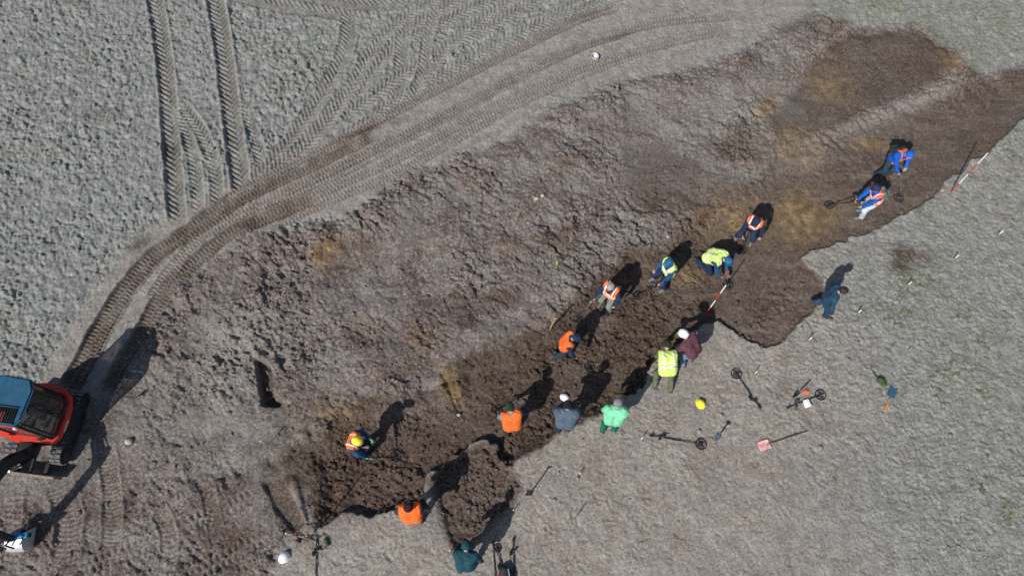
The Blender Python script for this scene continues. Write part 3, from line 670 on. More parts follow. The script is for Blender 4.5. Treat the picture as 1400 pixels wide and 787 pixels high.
def person(label, base, face, lean=0., side=0., pz=.93, py=None, px=0., feet=((-.12, 0), (.12, 0)), footz=(0, 0), toe=(0, 0), hands=((-.30, .12, .80), (.30, .12, .80)), head=0., hyaw=0., height=1.0,
           jacket=NAVY, trousers=NAVY, boots=BOOT, vest=None, stripes=True, gloves=None, hat=None, hatmat=None, hair=(.05, .035, .025), collar=None, backpack=None, kneel=False, group='people working at the trench', zoff=0., bulk=1.0, vestw=.225):
    """feet, hands, pelvis in the person's own frame: x right, y ahead, z up from the ground"""
    g = gp(*base); gz = Zmean(g.x, g.y, .15)
    p2 = un(base[0]+face[0]*12, base[1]+face[1]*12, gz); p1 = un(*base, gz)
    ang = math.atan2(p2[1]-p1[1], p2[0]-p1[0])-math.pi/2
    root = empty('person', (g.x, g.y, gz+zoff), ang); tag(root, label, 'person', group)
    root.scale = (height,)*3
    le = R(lean)
    if py is None: py = -.02
    Pv = np.array([px, py, pz]); Rp = ry(R(side)) @ rx(-le*.62); Rc = ry(R(side)) @ rx(-le*1.12); Rh = rzm(R(hyaw)) @ rx(-(le*.55+R(head)))
    tp = lambda x, y, z: Pv+Rp @ np.array([x, y, z])
    mid = tp(0, 0, .20)
    tcx = lambda x, y, z: mid+Rc @ np.array([x, y, z-.20])
    neck = tcx(0, .01, .50); headc = tcx(0, .02, .56)+Rh @ np.array([0, .035, .135])
    hd = lambda x, y, z: headc+Rh @ np.array([x, y, z])
    sho = [tcx(-.19, 0, .445), tcx(.19, 0, .445)]; hip = [tp(-.095, 0, -.02), tp(.095, 0, -.02)]
    legs = []
    for i in (0, 1):
        f = np.array([feet[i][0], feet[i][1], footz[i]+.085])
        if kneel:
            kn = np.array([feet[i][0]*1.2, py+.30, .07]); an = np.array([feet[i][0], feet[i][1], .09])
            legs.append((hip[i], kn, an))
        else:
            kn, an = ik(hip[i], f, .445, .43, (.15*(-1 if i == 0 else 1), 1, .1)); legs.append((hip[i], kn, an))
    # --- body
    bw_ = (bulk-1)*.055; sho = [tcx(-.19-bw_, 0, .445), tcx(.19+bw_, 0, .445)]
    arms = []
    for i in (0, 1):
        sg = -1 if i == 0 else 1
        el, wr = ik(sho[i], hands[i], .29, .27, Rc @ np.array([sg*.8, -.7, -.35])); arms.append((sho[i], el, wr))
    torso = [(tp(-.07-bw_*.6, 0, 0), tp(-.07-bw_*.6, 0, .13), .105, .100), (tp(.07+bw_*.6, 0, 0), tp(.07+bw_*.6, 0, .13), .105, .100),
             (tp(-.055-bw_*.7, 0, .12), tcx(-.085-bw_, .0, .36), .098, .108), (tp(.055+bw_*.7, 0, .12), tcx(.085+bw_, 0, .36), .098, .108), (tcx(-.15-bw_, 0, .435), tcx(.15+bw_, 0, .435), .068, .068)]
    headp = [(hd(0, -.015, .025), hd(0, .0, .03), .092, .090), (hd(0, .025, -.05), hd(0, .045, -.075), .062, .045), (hd(0, .085, .0), hd(0, .103, -.022), .012, .017),
             (hd(-.03, .078, .02), hd(.03, .078, .02), .018, .018), (hd(-.086, -.005, .01), hd(-.090, -.012, -.025), .016, .012), (hd(.086, -.005, .01), hd(.090, -.012, -.025), .016, .012),
             (hd(-.02, .082, -.055), hd(.02, .082, -.055), .010, .010), (neck, hd(0, -.01, -.06), .055, .052)]
    armp = lambda i, e, w=0.: [(arms[i][0], arms[i][1], .050+e, .040+e), (arms[i][1], arms[i][2], .041+e, .029+e+w)]
    legp = lambda i, e, w=0.: [(legs[i][0], legs[i][1], .085+e, .056+e), (legs[i][1], legs[i][2], .058+e, .040+e+w)]
    infl = lambda ps, e: [(a, b, r0+e, r1+e) for a, b, r0, r1 in ps]
    feetp = []
    for i in (0, 1):
        an = legs[i][2]; yaw = R(toe[i]); d = np.array([math.sin(yaw), math.cos(yaw), 0])
        if kneel: d = np.array([0, -.35, -.1]); feetp.append([(an+[0, 0, 0], an+[0, -.02, .0], .045, .045), (an, an+d*.42, .042, .038)]); continue
        heel = an-d*.05+[0, 0, -.04]; feetp.append([(heel, an+d*.06+[0, 0, -.045], .042, .042), (an+d*.06+[0, 0, -.045], an+d*.17+[0, 0, -.052], .043, .034), (an, an+[0, 0, -.03], .042, .044)])
    V, Fq = surface(torso+headp+armp(0, 0)+armp(1, 0)+legp(0, 0)+legp(1, 0)+feetp[0]+feetp[1], .0205, .03)
    # --- hands: palm, four fingers, thumb
    o = Obj(); o.root = root; o.hand = []
    wm = Matrix.LocRotScale(root.location, root.rotation_euler.to_quaternion(), root.scale)
    HV, HF = [], []; n0 = len(V)
    for i in (0, 1):
        el, wr = arms[i][1], arms[i][2]; f = (wr-el)/np.linalg.norm(wr-el); sg = -1 if i == 0 else 1
        inn = np.array([-sg, .25, -.2]); nn = inn-f*(inn@f); nn /= np.linalg.norm(nn); sd_ = np.cross(f, nn)*sg      # nn: palm side; sd_: towards the thumb
        pr_ = [(wr+f*.02+sd_*t, wr+f*.085+sd_*t*1.35, .016, .014) for t in (-.026, 0, .024)]
        for t, ln in ((-.034, .058), (-.012, .070), (.011, .074), (.034, .066)):
            k0 = wr+f*.088+sd_*t; d1 = f*.85+nn*.5; d2 = f*.2+nn*1.0
            k1 = k0+d1*ln*.55; pr_ += [(k0, k1, .0095, .009), (k1, k1+d2*ln*.5, .009, .0075)]
        tb = wr+f*.03+sd_*.03; t1 = tb+(f*.5+sd_*.75+nn*.2)*.04; pr_ += [(tb, t1, .013, .011), (t1, t1+(f*.8+nn*.5)*.032, .011, .009)]
        v, q = surface(pr_, .0075, .008)
        hp = wr+f*.095+nn*.02; o.hand.append(wm @ Vector(hp))
        if gloves: mesh_np('glove', v, q, gloves, root)
        else: HV.append(v); HF.append(q+n0); n0 += len(v)
    if HV: V = np.concatenate([V]+HV); Fq = np.concatenate([Fq]+HF)
    body = mesh_np('body', V, Fq, SKIN, root)
    for sx in (-.032, .032):
        MB().lathe([(0, .011), (.009, .006), (.011, 0), (.009, -.006), (0, -.011)], 8, Matrix.Translation(Vector(hd(sx, .083, -.002)))).build('eye', EYE, root)
    # --- clothes
    sd0 = abs(hash(label)) % 100 if False else len(label)*7 % 50
    b_ = (bulk-1)*.05
    V, Fq = surface(infl(torso, .022+b_)+armp(0, .018, .006)+armp(1, .018, .006)+[(tcx(-.05, 0, .50), tcx(.05, 0, .50), .062, .062)], .0215, .05, .0065, seed=sd0); jk = mesh_np('jacket', V, Fq, jacket, root)
    V, Fq = surface(infl(torso[:2], .014)+legp(0, .020, .012)+legp(1, .020, .012), .0225, .04, .0070, seed=sd0+3); mesh_np('trousers', V, Fq, trousers, root)
    for i in (0, 1):
        V, Fq = surface(infl(feetp[i], .012), .014, .02); mesh_np('boot', V, Fq, boots, root)
    if vest:
        iRc = Rc.T
        def vcut(x, y, z, z0=-.28, z1=.33):
            q = [x-mid[0], y-mid[1], z-mid[2]]; zz = iRc[2, 0]*q[0]+iRc[2, 1]*q[1]+iRc[2, 2]*q[2]; xx = iRc[0, 0]*q[0]+iRc[0, 1]*q[1]+iRc[0, 2]*q[2]; yy_ = iRc[1, 0]*q[0]+iRc[1, 1]*q[1]+iRc[1, 2]*q[2]
            neckhole = .090-np.sqrt(xx**2+(yy_-.03)**2)+0*zz; neckhole = np.where(zz > .20, neckhole, -1)
            vv = np.where(yy_ > .02, .045+(zz-.05)*.22-np.abs(xx), -1)*np.where(zz > -.02, 1, 0)+np.where(zz > -.02, 0, -1)
            return np.maximum.reduce([np.abs(xx)-vestw-bw_+0*zz+0*yy_, -zz-.30, neckhole, np.where(zz > .0, vv, -1)])
        vt = infl(torso, .040+b_)
        V, Fq = surface(vt, .0200, .05, .0060, vcut, seed=sd0); vo = mesh_np('vest', V, Fq, vest, root)
        if stripes:
            def band(zc, hw):
                def fcut(x, y, z):
                    q = [x-mid[0], y-mid[1], z-mid[2]]; zz = iRc[2, 0]*q[0]+iRc[2, 1]*q[1]+iRc[2, 2]*q[2]; xx = iRc[0, 0]*q[0]+iRc[0, 1]*q[1]+iRc[0, 2]*q[2]
                    return np.maximum(np.abs(zz-zc)-hw, np.abs(xx)-.24-bw_)
                return fcut
            def brace(sx):
                def fcut(x, y, z):
                    q = [x-mid[0], y-mid[1], z-mid[2]]; zz = iRc[2, 0]*q[0]+iRc[2, 1]*q[1]+iRc[2, 2]*q[2]; xx = iRc[0, 0]*q[0]+iRc[0, 1]*q[1]+iRc[0, 2]*q[2]
                    return np.maximum(np.abs(xx-sx)-.024, -zz-.08)
                return fcut
            for cf in (band(-.12, .024), band(.0, .024), brace(-.125), brace(.125)):
                V, Fq = surface(infl(torso, .046+b_), .0185, .05, .0060, cf, seed=sd0)
                if len(V): mesh_np('reflective_stripe', V, Fq, REFL, vo)
    if collar:
        ringp = [(tcx(.072*math.cos(t), .015+.07*math.sin(t), .505), tcx(.072*math.cos(t+.8), .015+.07*math.sin(t+.8), .505), .026, .026) for t in np.arange(0, 6.28, .785)]
        V, Fq = surface(ringp, .012, .02, .003); mesh_np('collar', V, Fq, collar, root)
    if backpack:
        bp = [(tcx(sx, -.19, .12), tcx(sx, -.17, .36), .09, .075) for sx in (-.08, .08)]
        V, Fq = surface(bp, .015, .05, .003); bo = mesh_np('backpack', V, Fq, backpack, root)
        V, Fq = surface([(tcx(-.06, -.29, .13), tcx(.06, -.29, .13), .045, .045)], .013, .02); mesh_np('pocket', V, Fq, backpack, bo)
    m4 = Matrix.Translation(Vector(headc)) @ Matrix(Rh.tolist()).to_4x4()
    if hat == 'helmet':
        helmet_parts(root, m4 @ Matrix.Translation((0, 0, .035)), hatmat, part=True)
    else:
        skull = [(hd(0, -.018, .028), hd(0, 0, .033), .106, .103)]
        if hat in ('beanie', 'cap', 'hood'):
            def hc(x, y, z):
                q = [x-headc[0], y-headc[1], z-headc[2]]; zz = Rh[2-2, 2]*0
                a = Rh.T; zz = a[2, 0]*q[0]+a[2, 1]*q[1]+a[2, 2]*q[2]; yy_ = a[1, 0]*q[0]+a[1, 1]*q[1]+a[1, 2]*q[2]
                return -(zz-(.03*np.clip(yy_/.1, -1, 1) if hat != 'hood' else .12*np.clip(yy_/.1, -1, 1)-.03))
            V, Fq = surface([(a, b, r0+.006, r1+.006) for a, b, r0, r1 in skull], .0125, .02, .002 if hat == 'beanie' else 0, hc); ho = mesh_np({'beanie': 'beanie', 'cap': 'cap', 'hood': 'hood'}[hat], V, Fq, hatmat, root)
            if hat == 'cap':
                pts = [hd(.075*math.cos(t), .075+.085*math.sin(t), .028-.012*abs(math.cos(t))) for t in np.linspace(0, math.pi, 9)]
                V, Fq = surface([(hd(0, .07, .03), p, .016, .008) for p in pts], .0095, .015); mesh_np('peak', V, Fq, hatmat, ho)
        else:
            def hc2(x, y, z):
                q = [x-headc[0], y-headc[1], z-headc[2]]; a = Rh.T; zz = a[2, 0]*q[0]+a[2, 1]*q[1]+a[2, 2]*q[2]; yy_ = a[1, 0]*q[0]+a[1, 1]*q[1]+a[1, 2]*q[2]
                return np.maximum(yy_*1.0-zz*.9-.005, -zz-.075)
            V, Fq = surface(skull, .0125, .02, .003, hc2); mesh_np('hair', V, Fq, M('hair_%.2f' % hair[0], hair, .6, .3, 60, .3), root)
    global _chk; _chk = globals().get('_chk', []); hw = wm @ Vector(headc); _chk.append((label[:40], base, pj(hw)))
    o.head = wm @ Vector(headc); o.ang = ang
    return o

def helmet_parts(root, m4, mat, part=False):
    """hard hat: shell with crown ridge, brim with peak, inner band"""
    q = MB(); prof = []
    for i in range(9):
        t = i/8*math.pi/2; prof.append((.118*math.sin(t), .135*math.cos(t)+.0))
    q.lathe(prof[0:], 24, m4, .97, 1.13)
    sh = q.build('helmet' if part else 'shell', mat, root)
    par = sh if part else root
    b = MB(); outer = []; n = 28
    vo = []; vi = []; vo2 = []
    for k in range(n):
        t = k*2*math.pi/n; pk = max(0, math.sin(t))**2
        vi.append(b.bm.verts.new(m4 @ Vector((.105*math.cos(t), .130*math.sin(t), .004))))
        vo.append(b.bm.verts.new(m4 @ Vector(((.124+.004*pk)*math.cos(t), (.140+.018*pk)*math.sin(t), -.006-.008*pk))))
        vo2.append(b.bm.verts.new(m4 @ Vector(((.122+.004*pk)*math.cos(t), (.138+.018*pk)*math.sin(t), -.012-.008*pk))))
    for k in range(n):
        j = (k+1) % n
        b.bm.faces.new((vi[k], vi[j], vo[j], vo[k])); b.bm.faces.new((vo[k], vo[j], vo2[j], vo2[k])); b.bm.faces.new((vo2[k], vo2[j], vi[j], vi[k]))
    b.build('brim', mat, par)
    r = MB()
    for dx in (-.022, 0, .022):
        pts = [m4 @ Vector((dx, .137*math.cos(t)*1.0, .136*math.sin(t)*(1-abs(dx)*1.2)+.001)) for t in np.linspace(.35, math.pi-.35, 12)]
        r.tube(pts, .006, 6)
    r.build('crown_ridge', mat, par)
    if not part:
        hb = MB(); hb.ring(m4 @ Vector((0, 0, .012)), .1, .01, 20, 6, m4.to_3x3()); hb.build('inner_band', BLACK, root)
    return par

# ------------------------------------------------------------ tools
def detector(label, coil_px, grip, lying=False, coil_r=.135, col_acc=None, group='metal detectors', flip=1, length=None, matshaft=None):
    """coil on the ground at a pixel, shaft up to the grip point (world)"""
    c = gp(*coil_px); cz = Zmean(c.x, c.y, .1)+.03; c = Vector((c.x, c.y, cz)); g = Vector(grip)
    if lying: g.z = Zmean(g.x, g.y, .1)+.05
    root = empty('metal_detector', (c.x, c.y, cz-.03)); tag(root, label, 'metal detector', group); off = root.location
    mt = matshaft or BLACK
    q = MB(); q.ring(c, coil_r, .013, 28, 8, None); q.ring(c, coil_r*.55, .008, 20, 6)
    for k in range(4): a = k*math.pi/2+.5; d = Vector((math.cos(a), math.sin(a), 0)); q.tube([c-d*0, c+d*coil_r], .009, 6)
    so = q.build('search_coil', BLACK, root, off=off)
    q = MB(); q.lathe([(0, .022), (.032, .018), (.036, 0), (.03, -.012), (0, -.012)], 12, Matrix.Translation(c)); q.build('hub', mt, so, off=off)
    d = (g-c); L = d.length; d.normalize(); sidev = d.cross(Vector((0, 0, 1))).normalized()*flip; upv = sidev.cross(d).normalized()*flip
    if lying: upv = sidev
    st = c+Vector((0, 0, .02)); k1 = c+d*L*.55
    q = MB(); q.tube([st, k1], .011, 8); q.build('lower_shaft', M('carbon', (.022, .022, .025), .4), root, off=off)
    tail = g+d*.30
    if lying: tail.z = Zmean(tail.x, tail.y, .06)+.05
    e1 = g+upv*.02+d*.02
    q = MB(); q.tube([k1-d*.05, g-d*.10, g-d*.02+upv*.05, e1+upv*.02, g+d*.10-upv*.0, tail], .014, 8); q.build('upper_shaft', mt, root, off=off)
    q = MB(); q.tube([g-upv*.07+d*.01, g+upv*.04], [.019, .016], 8); q.build('grip', RUBBER, root, off=off)
    fr = frame(d, upv)
    q = MB(); q.box(g-d*.07+upv*.075, (.07, .05, .12), fr, .012); bx = q.build('control_box', mt, root, off=off)
    q = MB(); q.box(g-d*.07+upv*.103, (.05, .004, .07), fr, .0015); q.build('display', M('lcd', (.16, .19, .17), .25, .05), bx, off=off)
    q = MB(); q.ring(tail-d*.06+upv*.045, .055, .011, 12, 6, frame(d, upv), math.pi, 2*math.pi); q.box(tail-d*.06-upv*.005, (.07, .02, .11), fr, .008); q.build('arm_cuff', col_acc or BLACK, root, off=off)
    q = MB(); pts = []
    for i in range(22):
        t = i/21; p = st.lerp(g-d*.1, t); a = t*22; pts.append(p+sidev*.018*math.cos(a)+upv*.018*math.sin(a))
    q.tube(pts, .004, 5); q.build('coil_cable', BLACK, root, off=off)
    if lying:
        q = MB(); q.tube([g+d*.05, g+d*.05-upv*.10+Vector((0, 0, -.01))], .010, 6); q.build('stand', mt, root, off=off)
    return root
def ranging_pole(label, base_px, top_px, h=2.0, bands=4):
    b = gp(*base_px); t2 = un(*top_px, b.z+h*.97); t = Vector((t2[0], t2[1], b.z+h*.97)); d = (t-b).normalized()
    root = empty('ranging_pole', b); tag(root, label, 'pole', 'red and white ranging poles'); off = b
    for k in range(bands):
        q = MB(); q.tube([b+d*(.03+h*k/bands), b+d*(.03+h*(k+1)/bands)], .0165, 12); q.build('band', REDP if k % 2 == 0 else WHITEP, root, off=off)
    q = MB(); q.tube([b-d*.12, b+d*.03], [.004, .016], 12); q.build('tip', STEEL, root, off=off)
    return root
def stake(label, px, h=.28, wdt=.022, group='white marker stakes', mat=None, lean=(0, 0)):
    b = gp(*px); root = empty('marker_stake', b); tag(root, label, 'stake', group); off = b
    rot = rotz(random.uniform(0, 1.5))
    d = Vector((lean[0], lean[1], 1)).normalized()
    q = MB(); q.tube([b-d*.12, b+d*h*.55], [.004, wdt*.62], 4); q.build('shaft', WOOD, root, off=off)
    q = MB(); q.tube([b+d*h*.45, b+d*h], wdt*.72, 4); q.build('painted_top', mat or WHITEP, root, off=off)
    return root
def spade(label, blade_px, end_px, blade_mat, shaft_mat, grip_mat=None, z_end=None, bw=.18, bl=.26, wide=False, name='spade', group=None, tee=True, cat='spade', lift=.02, shaft_r=.015):
    """lying or leaning spade from blade tip to handle end"""
    a = gp(*blade_px); a = Vector((a.x, a.y, Zmean(a.x, a.y, .08)+lift)); e = gp(*end_px); ez = Zmean(e.x, e.y, .08)+.03 if z_end is None else e.z+z_end
    if z_end is not None: e2 = un(*end_px, ez); e = Vector((e2[0], e2[1], ez))
    e = Vector((e.x, e.y, ez)); d = (e-a).normalized(); L = (e-a).length; off = a
    root = empty(name, a); tag(root, label, cat, group)
    fr = frame(d, (0, 0, 1)); w2 = bw/2; q = MB()
    # blade: dished plate, in the plane x (across) / z (along d)
    n = 7; rows = []
    for j in range(6):
        t = j/5; row = []
        for i in range(n):
            s = i/(n-1)*2-1; wx = w2*(1 if wide else (.35+.65*min(1, t*2.2)))
            z = t*bl + (0 if wide else 0); row.append((s*wx, .022*(s*s)+.01*t, z))
        rows.append(row)
    tv = [[q.bm.verts.new(a+fr @ Vector(p)) for p in r] for r in rows]; bv = [[q.bm.verts.new(a+fr @ (Vector(p)-Vector((0, .005, 0)))) for p in r] for r in rows]
    for j in range(5):
        for i in range(n-1):
            q.bm.faces.new((tv[j][i], tv[j][i+1], tv[j+1][i+1], tv[j+1][i])); q.bm.faces.new((bv[j][i], bv[j+1][i], bv[j+1][i+1], bv[j][i+1]))
    for j in range(5):
        for i in (0, n-1): q.bm.faces.new((tv[j][i], tv[j+1][i], bv[j+1][i], bv[j][i]))
    for j in (0, 5):
        for i in range(n-1): q.bm.faces.new((tv[j][i], tv[j][i+1], bv[j][i+1], bv[j][i]))
    q.build('blade', blade_mat, root, off=off)
    q = MB(); q.tube([a+d*(bl*.75), a+d*(bl+.08)], [.022, .018], 8); q.build('socket', STEEL, root, off=off)
    q = MB(); q.tube([a+d*bl, a+d*(L*.5+bl*.5)+Vector((0, 0, .008)), e], [shaft_r, shaft_r*1.1, shaft_r], 8); q.build('shaft', shaft_mat, root, off=off)
    if tee:
        x = fr @ Vector((1, 0, 0)); q = MB(); q.tube([e-x*.055, e+x*.055], .015, 8); q.tube([e-d*.07, e-d*.035-x*.045, e-x*.05], .009, 6); q.tube([e-d*.07, e-d*.035+x*.045, e+x*.05], .009, 6)
        q.build('handle', grip_mat or shaft_mat, root, off=off)
    return root
# ------------------------------------------------------------ the mini excavator
def excavator():
    RED = M('machine_red', (.62, .048, .030), .36, .10, 6, dirt=.35); BLUE = M('machine_blue', (.020, .090, .160), .42, .14, 5, dirt=.22); BLK = M('machine_black', (.018, .019, .022), .45, .2, 12, dirt=.28)
    EARTH = M('earthy_steel', (.20, .165, .135), .8, .25, 14, .4, dirt=.5); CHROME = M('chrome', (.6, .6, .6), .15, .03, 10, 0, 1); SIDE = M('track_side', (.020, .030, .042), .6, .25, 14, dirt=.15)
    WORN = M('worn_steel', (.55, .56, .57), .45, .12, 16, .2, .35); BBL = M('bucket_blue', (.025, .27, .52), .4, .12, 12, dirt=.1); PAD = M('track_rubber', (.13, .125, .115), .85, .3, 18, .3, dirt=.6)
    gl = bpy.data.materials.new('cab_glass'); q = NT(gl); q.b.inputs['Base Color'].default_value = (.015, .03, .035, 1); q.b.inputs['Roughness'].default_value = .04; q.b.inputs['Alpha'].default_value = .40; q.b.inputs['Specular IOR Level'].default_value = .9
    pos = (-11.93, 4.0); z0 = Zmean(*pos, .6)+.0
    root = empty('mini_excavator', (*pos, z0), R(-187)); tag(root, 'red and blue mini excavator with cab and crawler tracks parked beside the ploughed field', 'excavator')
    I3 = Matrix.Identity(3)
    YZ = lambda x0: Matrix(((0, 0, 1, x0), (1, 0, 0, 0), (0, 1, 0, 0), (0, 0, 0, 1)))      # outline (y, z) extruded along x
    # tracks
    for sx in (-1, 1):
        xc = sx*.57; hl, r = .70, .235
        out = [(hl+r*math.sin(t)*1.0, .25+r*math.cos(t)) for t in np.linspace(0, math.pi, 9)] + [(-hl-r*math.sin(t), .25-r*math.cos(t)) for t in np.linspace(0, math.pi, 9)]
        tr = MB().prism(out, -.14, .14, YZ(xc), .012).build('track', SIDE, root)
        per = 4*hl+2*math.pi*r; n = 38; pm = None
        for k in range(n):
            s_ = k*per/n
            if s_ < 2*hl: y, z, a = -hl+s_, .25+r, 0
            elif s_ < 2*hl+math.pi*r: t = (s_-2*hl)/r; y, z, a = hl+r*math.sin(t), .25+r*math.cos(t), -t
            elif s_ < 4*hl+math.pi*r: y, z, a = hl-(s_-2*hl-math.pi*r), .25-r, math.pi
            else: t = (s_-4*hl-math.pi*r)/r; y, z, a = -hl-r*math.sin(t), .25-r*math.cos(t), math.pi-t
            if pm is None:
                po = MB().box((-.075, 0, .008), (.135, .070, .030), None, .006, 1).box((.075, .018, .008), (.135, .070, .030), None, .006, 1).build('track_pad', PAD, tr); pm = po.data
            else:
                po = bpy.data.objects.new('track_pad', pm); col.objects.link(po); po.parent = tr
            po.location = (xc, y, z); po.rotation_euler = (a, 0, 0)
        for y, rr, nm in ((-.70, .17, 'drive_sprocket'), (.70, .17, 'idler_wheel'), (-.32, .09, 'roller'), (0, .09, 'roller'), (.32, .09, 'roller')):
            MB().lathe([(0, -.03), (rr*.5, -.035), (rr, -.02), (rr, .02), (rr*.5, .035), (0, .03)], 18, Matrix.Translation((xc+sx*.14, y, .25 if rr > .1 else .12)) @ Matrix.Rotation(R(90), 4, 'Y')).build(nm, BLK, tr)
    MB().box((0, 0, .34), (.9, 1.0, .20), None, .03).build('undercarriage_frame', BLK, root)
    # dozer blade
    bl = MB().prism([(1.20, .05), (1.25, .02), (1.30, .05), (1.29, .22), (1.33, .38), (1.27, .40), (1.22, .26)], -.68, .68, YZ(0), .006).build('dozer_blade', EARTH, root)
    for sx in (-.38, .38): MB().box((sx, .95, .26), (.10, .62, .12), None, .02).build('blade_arm', BLK, bl)
    MB().tube([(0, .45, .40), (0, 1.22, .30)], .04, 10).build('blade_cylinder', BLK, bl)
    MB().lathe([(0, .46), (.34, .46), (.36, .50), (.36, .56), (0, .56)], 28).build('swing_ring', BLK, root)
    # house
    out = [(-.64, .52), (-.76, .36), (-.79, .0), (-.77, -.40), (-.66, -.68), (-.42, -.86), (0, -.93), (.42, -.86), (.66, -.68), (.77, -.40), (.78, .30), (.70, .50), (.25, .56), (.20, .62), (-.20, .62), (-.25, .56)]
    MB().prism(out, .57, .70, None, .02).build('deck', BLK, root)
    hs = MB().prism([(x*1.005, y*1.005) for x, y in out[:14]]+[(.1, .54), (-.2, .54)], .70, .93, None, .035).build('house', RED, root)
    MB().prism([(-.62, -.56), (-.40, -.76), (0, -.84), (.42, -.80), (.64, -.62), (.70, -.45), (.70, -.30), (-.70, -.30), (-.70, -.42)], .93, 1.22, None, .05).build('engine_hood', RED, root)
    MB().prism([(.30, -.28), (.74, -.28), (.74, .40), (.66, .48), (.30, .48)], .93, 1.18, None, .04).build('tank_cover', RED, root)
    q = MB()
    for k in range(6): q.box((-.797, .18-k*.052, .80), (.004, .030 if k % 2 else .038, .055), None, 0)
    q.build('side_lettering', WHITEP, hs, False)
    # cab
    cx0, cx1, cy0, cy1 = -.73, .24, -.66, .43; zt = 2.33
    cab = MB().prism([(cx0, cy0+.16), (cx0+.16, cy0), (cx1, cy0), (cx1, cy1), (cx0+.05, cy1), (cx0, cy1-.08)], .92, 1.04, None, .01).build('cab_base', BLK, root)
    cor = [(cx0, cy0+.18), (cx0+.18, cy0), (cx1, cy0), (cx1, cy1), (cx0+.06, cy1), (cx0, cy1-.08)]
    tops = [(x*.97+.0, y*.96) for x, y in cor]
    for (x, y), (xt, yt) in zip(cor, tops):
        MB().tube([(x, y, 1.0), (xt, yt, zt)], .030, 8).build('pillar', BLK, cab)
    MB().tube([(cx0, -.08, 1.0), (cx0*.97, -.10, zt)], .024, 8).build('pillar', BLK, cab)
    def pane(a, b, z0_, z1_, nm='window_pane'):
        (xa, ya), (xb, yb) = a, b; q = MB(); n = Vector((yb-ya, xa-xb, 0)).normalized()*.004
        def P(x, y, z, s): t = (z-1.0)/(zt-1.0); return Vector((x*(1-.03*t), y*(1-.04*t), z))+n*s
        v = [[q.bm.verts.new(P(x, y, z, s)) for x, y, z in ((xa, ya, z0_), (xb, yb, z0_), (xb, yb, z1_), (xa, ya, z1_))] for s in (-1, 1)]
        q.bm.faces.new(v[0][::-1]); q.bm.faces.new(v[1])
        for i in range(4): q.bm.faces.new((v[0][i], v[0][(i+1) % 4], v[1][(i+1) % 4], v[1][i]))
        return q.build(nm, gl, cab, False)
    def sub(a, b, t0, t1): return ((a[0]+(b[0]-a[0])*t0, a[1]+(b[1]-a[1])*t0), (a[0]+(b[0]-a[0])*t1, a[1]+(b[1]-a[1])*t1))
    for i in range(6):
        a, b = cor[i], cor[(i+1) % 6]
        if i == 5:
            pane(*sub(b, a, .04, .38), 1.10, zt-.06); d_ = pane(*sub(b, a, .46, .97), 1.06, zt-.06, 'door_glass')
            MB().box((cx0-.012, .02, 1.38), (.02, .10, .03), None, .008).build('door_handle', BLK, d_)
        elif i == 4: pane(*sub(a, b, .1, .9), 1.08, zt-.08)
        elif i == 3: pane(*sub(a, b, .04, .96), 1.08, 2.02)
        else: pane(*sub(a, b, .04, .96), 1.12, zt-.08)
    MB().box((-.24, .425, 2.18), (.86, .012, .22), None, .004).build('sun_visor', RED, cab)
    q = MB(); q.tube([(cx0+.02, .36, 1.04), (cx0+.02, -.06, 1.04)], .014, 6); q.build('door_sill', REDP, cab)
    # cab interior
    seat = MB().box((-.25, -.25, 1.28), (.44, .44, .14), None, .05).build('seat', BLK, cab)
    MB().box((-.25, -.47, 1.58), (.42, .12, .58), Matrix.Rotation(R(10), 3, 'X'), .05).build('backrest', BLK, seat)
    MB().box((-.25, .12, 1.06), (.80, .55, .03), None, .005).build('cab_floor', M('floor_mat', (.22, .22, .21), .8, .2), cab)
    for sx in (-.52, .04):
        c_ = MB().box((sx, -.12, 1.36), (.12, .40, .12), None, .03).build('side_console', BLK, cab); MB().tube([(sx, .02, 1.4), (sx, .05, 1.62)], [.012, .022], 8).build('joystick', BLK, c_)
    MB().box((-.45, .18, 1.16), (.10, .18, .03), None, .01).build('pedal', STEEL, cab); MB().box((-.1, .18, 1.16), (.10, .18, .03), None, .01).build('pedal', STEEL, cab)
    # roof: blue shell, slatted guard over a red hatch at the front
    rf = [(-.74, -.44), (-.60, -.68), (.05, -.72), (.30, -.66), (.32, .10), (.30, .42), (-.60, .44), (-.72, .28)]
    rb = MB().prism([(x, y) for x, y in rf], zt-.03, zt+.075, None, .035).build('roof', BLUE, root)
    MB().box((-.20, .20, zt+.080), (.74, .36, .012), None, .004).build('hatch', BLK, rb)
    MB().box((-.14, .24, zt+.090), (.42, .22, .012), None, .004).build('hatch_panel', M('hatch_red', (.70, .10, .09), .5, .1), rb)
    for k in range(14):
        MB().box((-.56+k*.057, .20, zt+.112), (.020, .38, .022), None, .004, 1).build('guard_slat', BLK, rb)
    for y in (.01, .39): MB().box((-.20, y, zt+.105), (.80, .022, .03), None, .005, 1).build('guard_rail', BLUE, rb)
    for sx in (-.62, .2): MB().lathe([(0, .0), (.05, .01), (.055, .05), (.0, .06)], 12, Matrix.Translation((sx, .44, zt-.02)) @ Matrix.Rotation(R(-90), 4, 'X')).build('work_light', WHITEP, rb)
    q = MB(); q.tube([(-.74, .40, 1.55), (-.92, .52, 1.60), (-.95, .55, 1.75)], .010, 6); q.box((-.96, .56, 1.82), (.14, .025, .20), rotz(.4), .01); q.build('mirror', BLK, cab)
    q = MB(); q.tube([(.35, -.5, 1.2), (.35, -.5, 1.62), (.35, -.56, 1.70)], .03, 10); q.build('exhaust_pipe', STEEL, root)
    # boom, arm, bucket
    MB().box((.0, .70, .72), (.34, .30, .30), None, .04).build('swing_post', BLK, root)
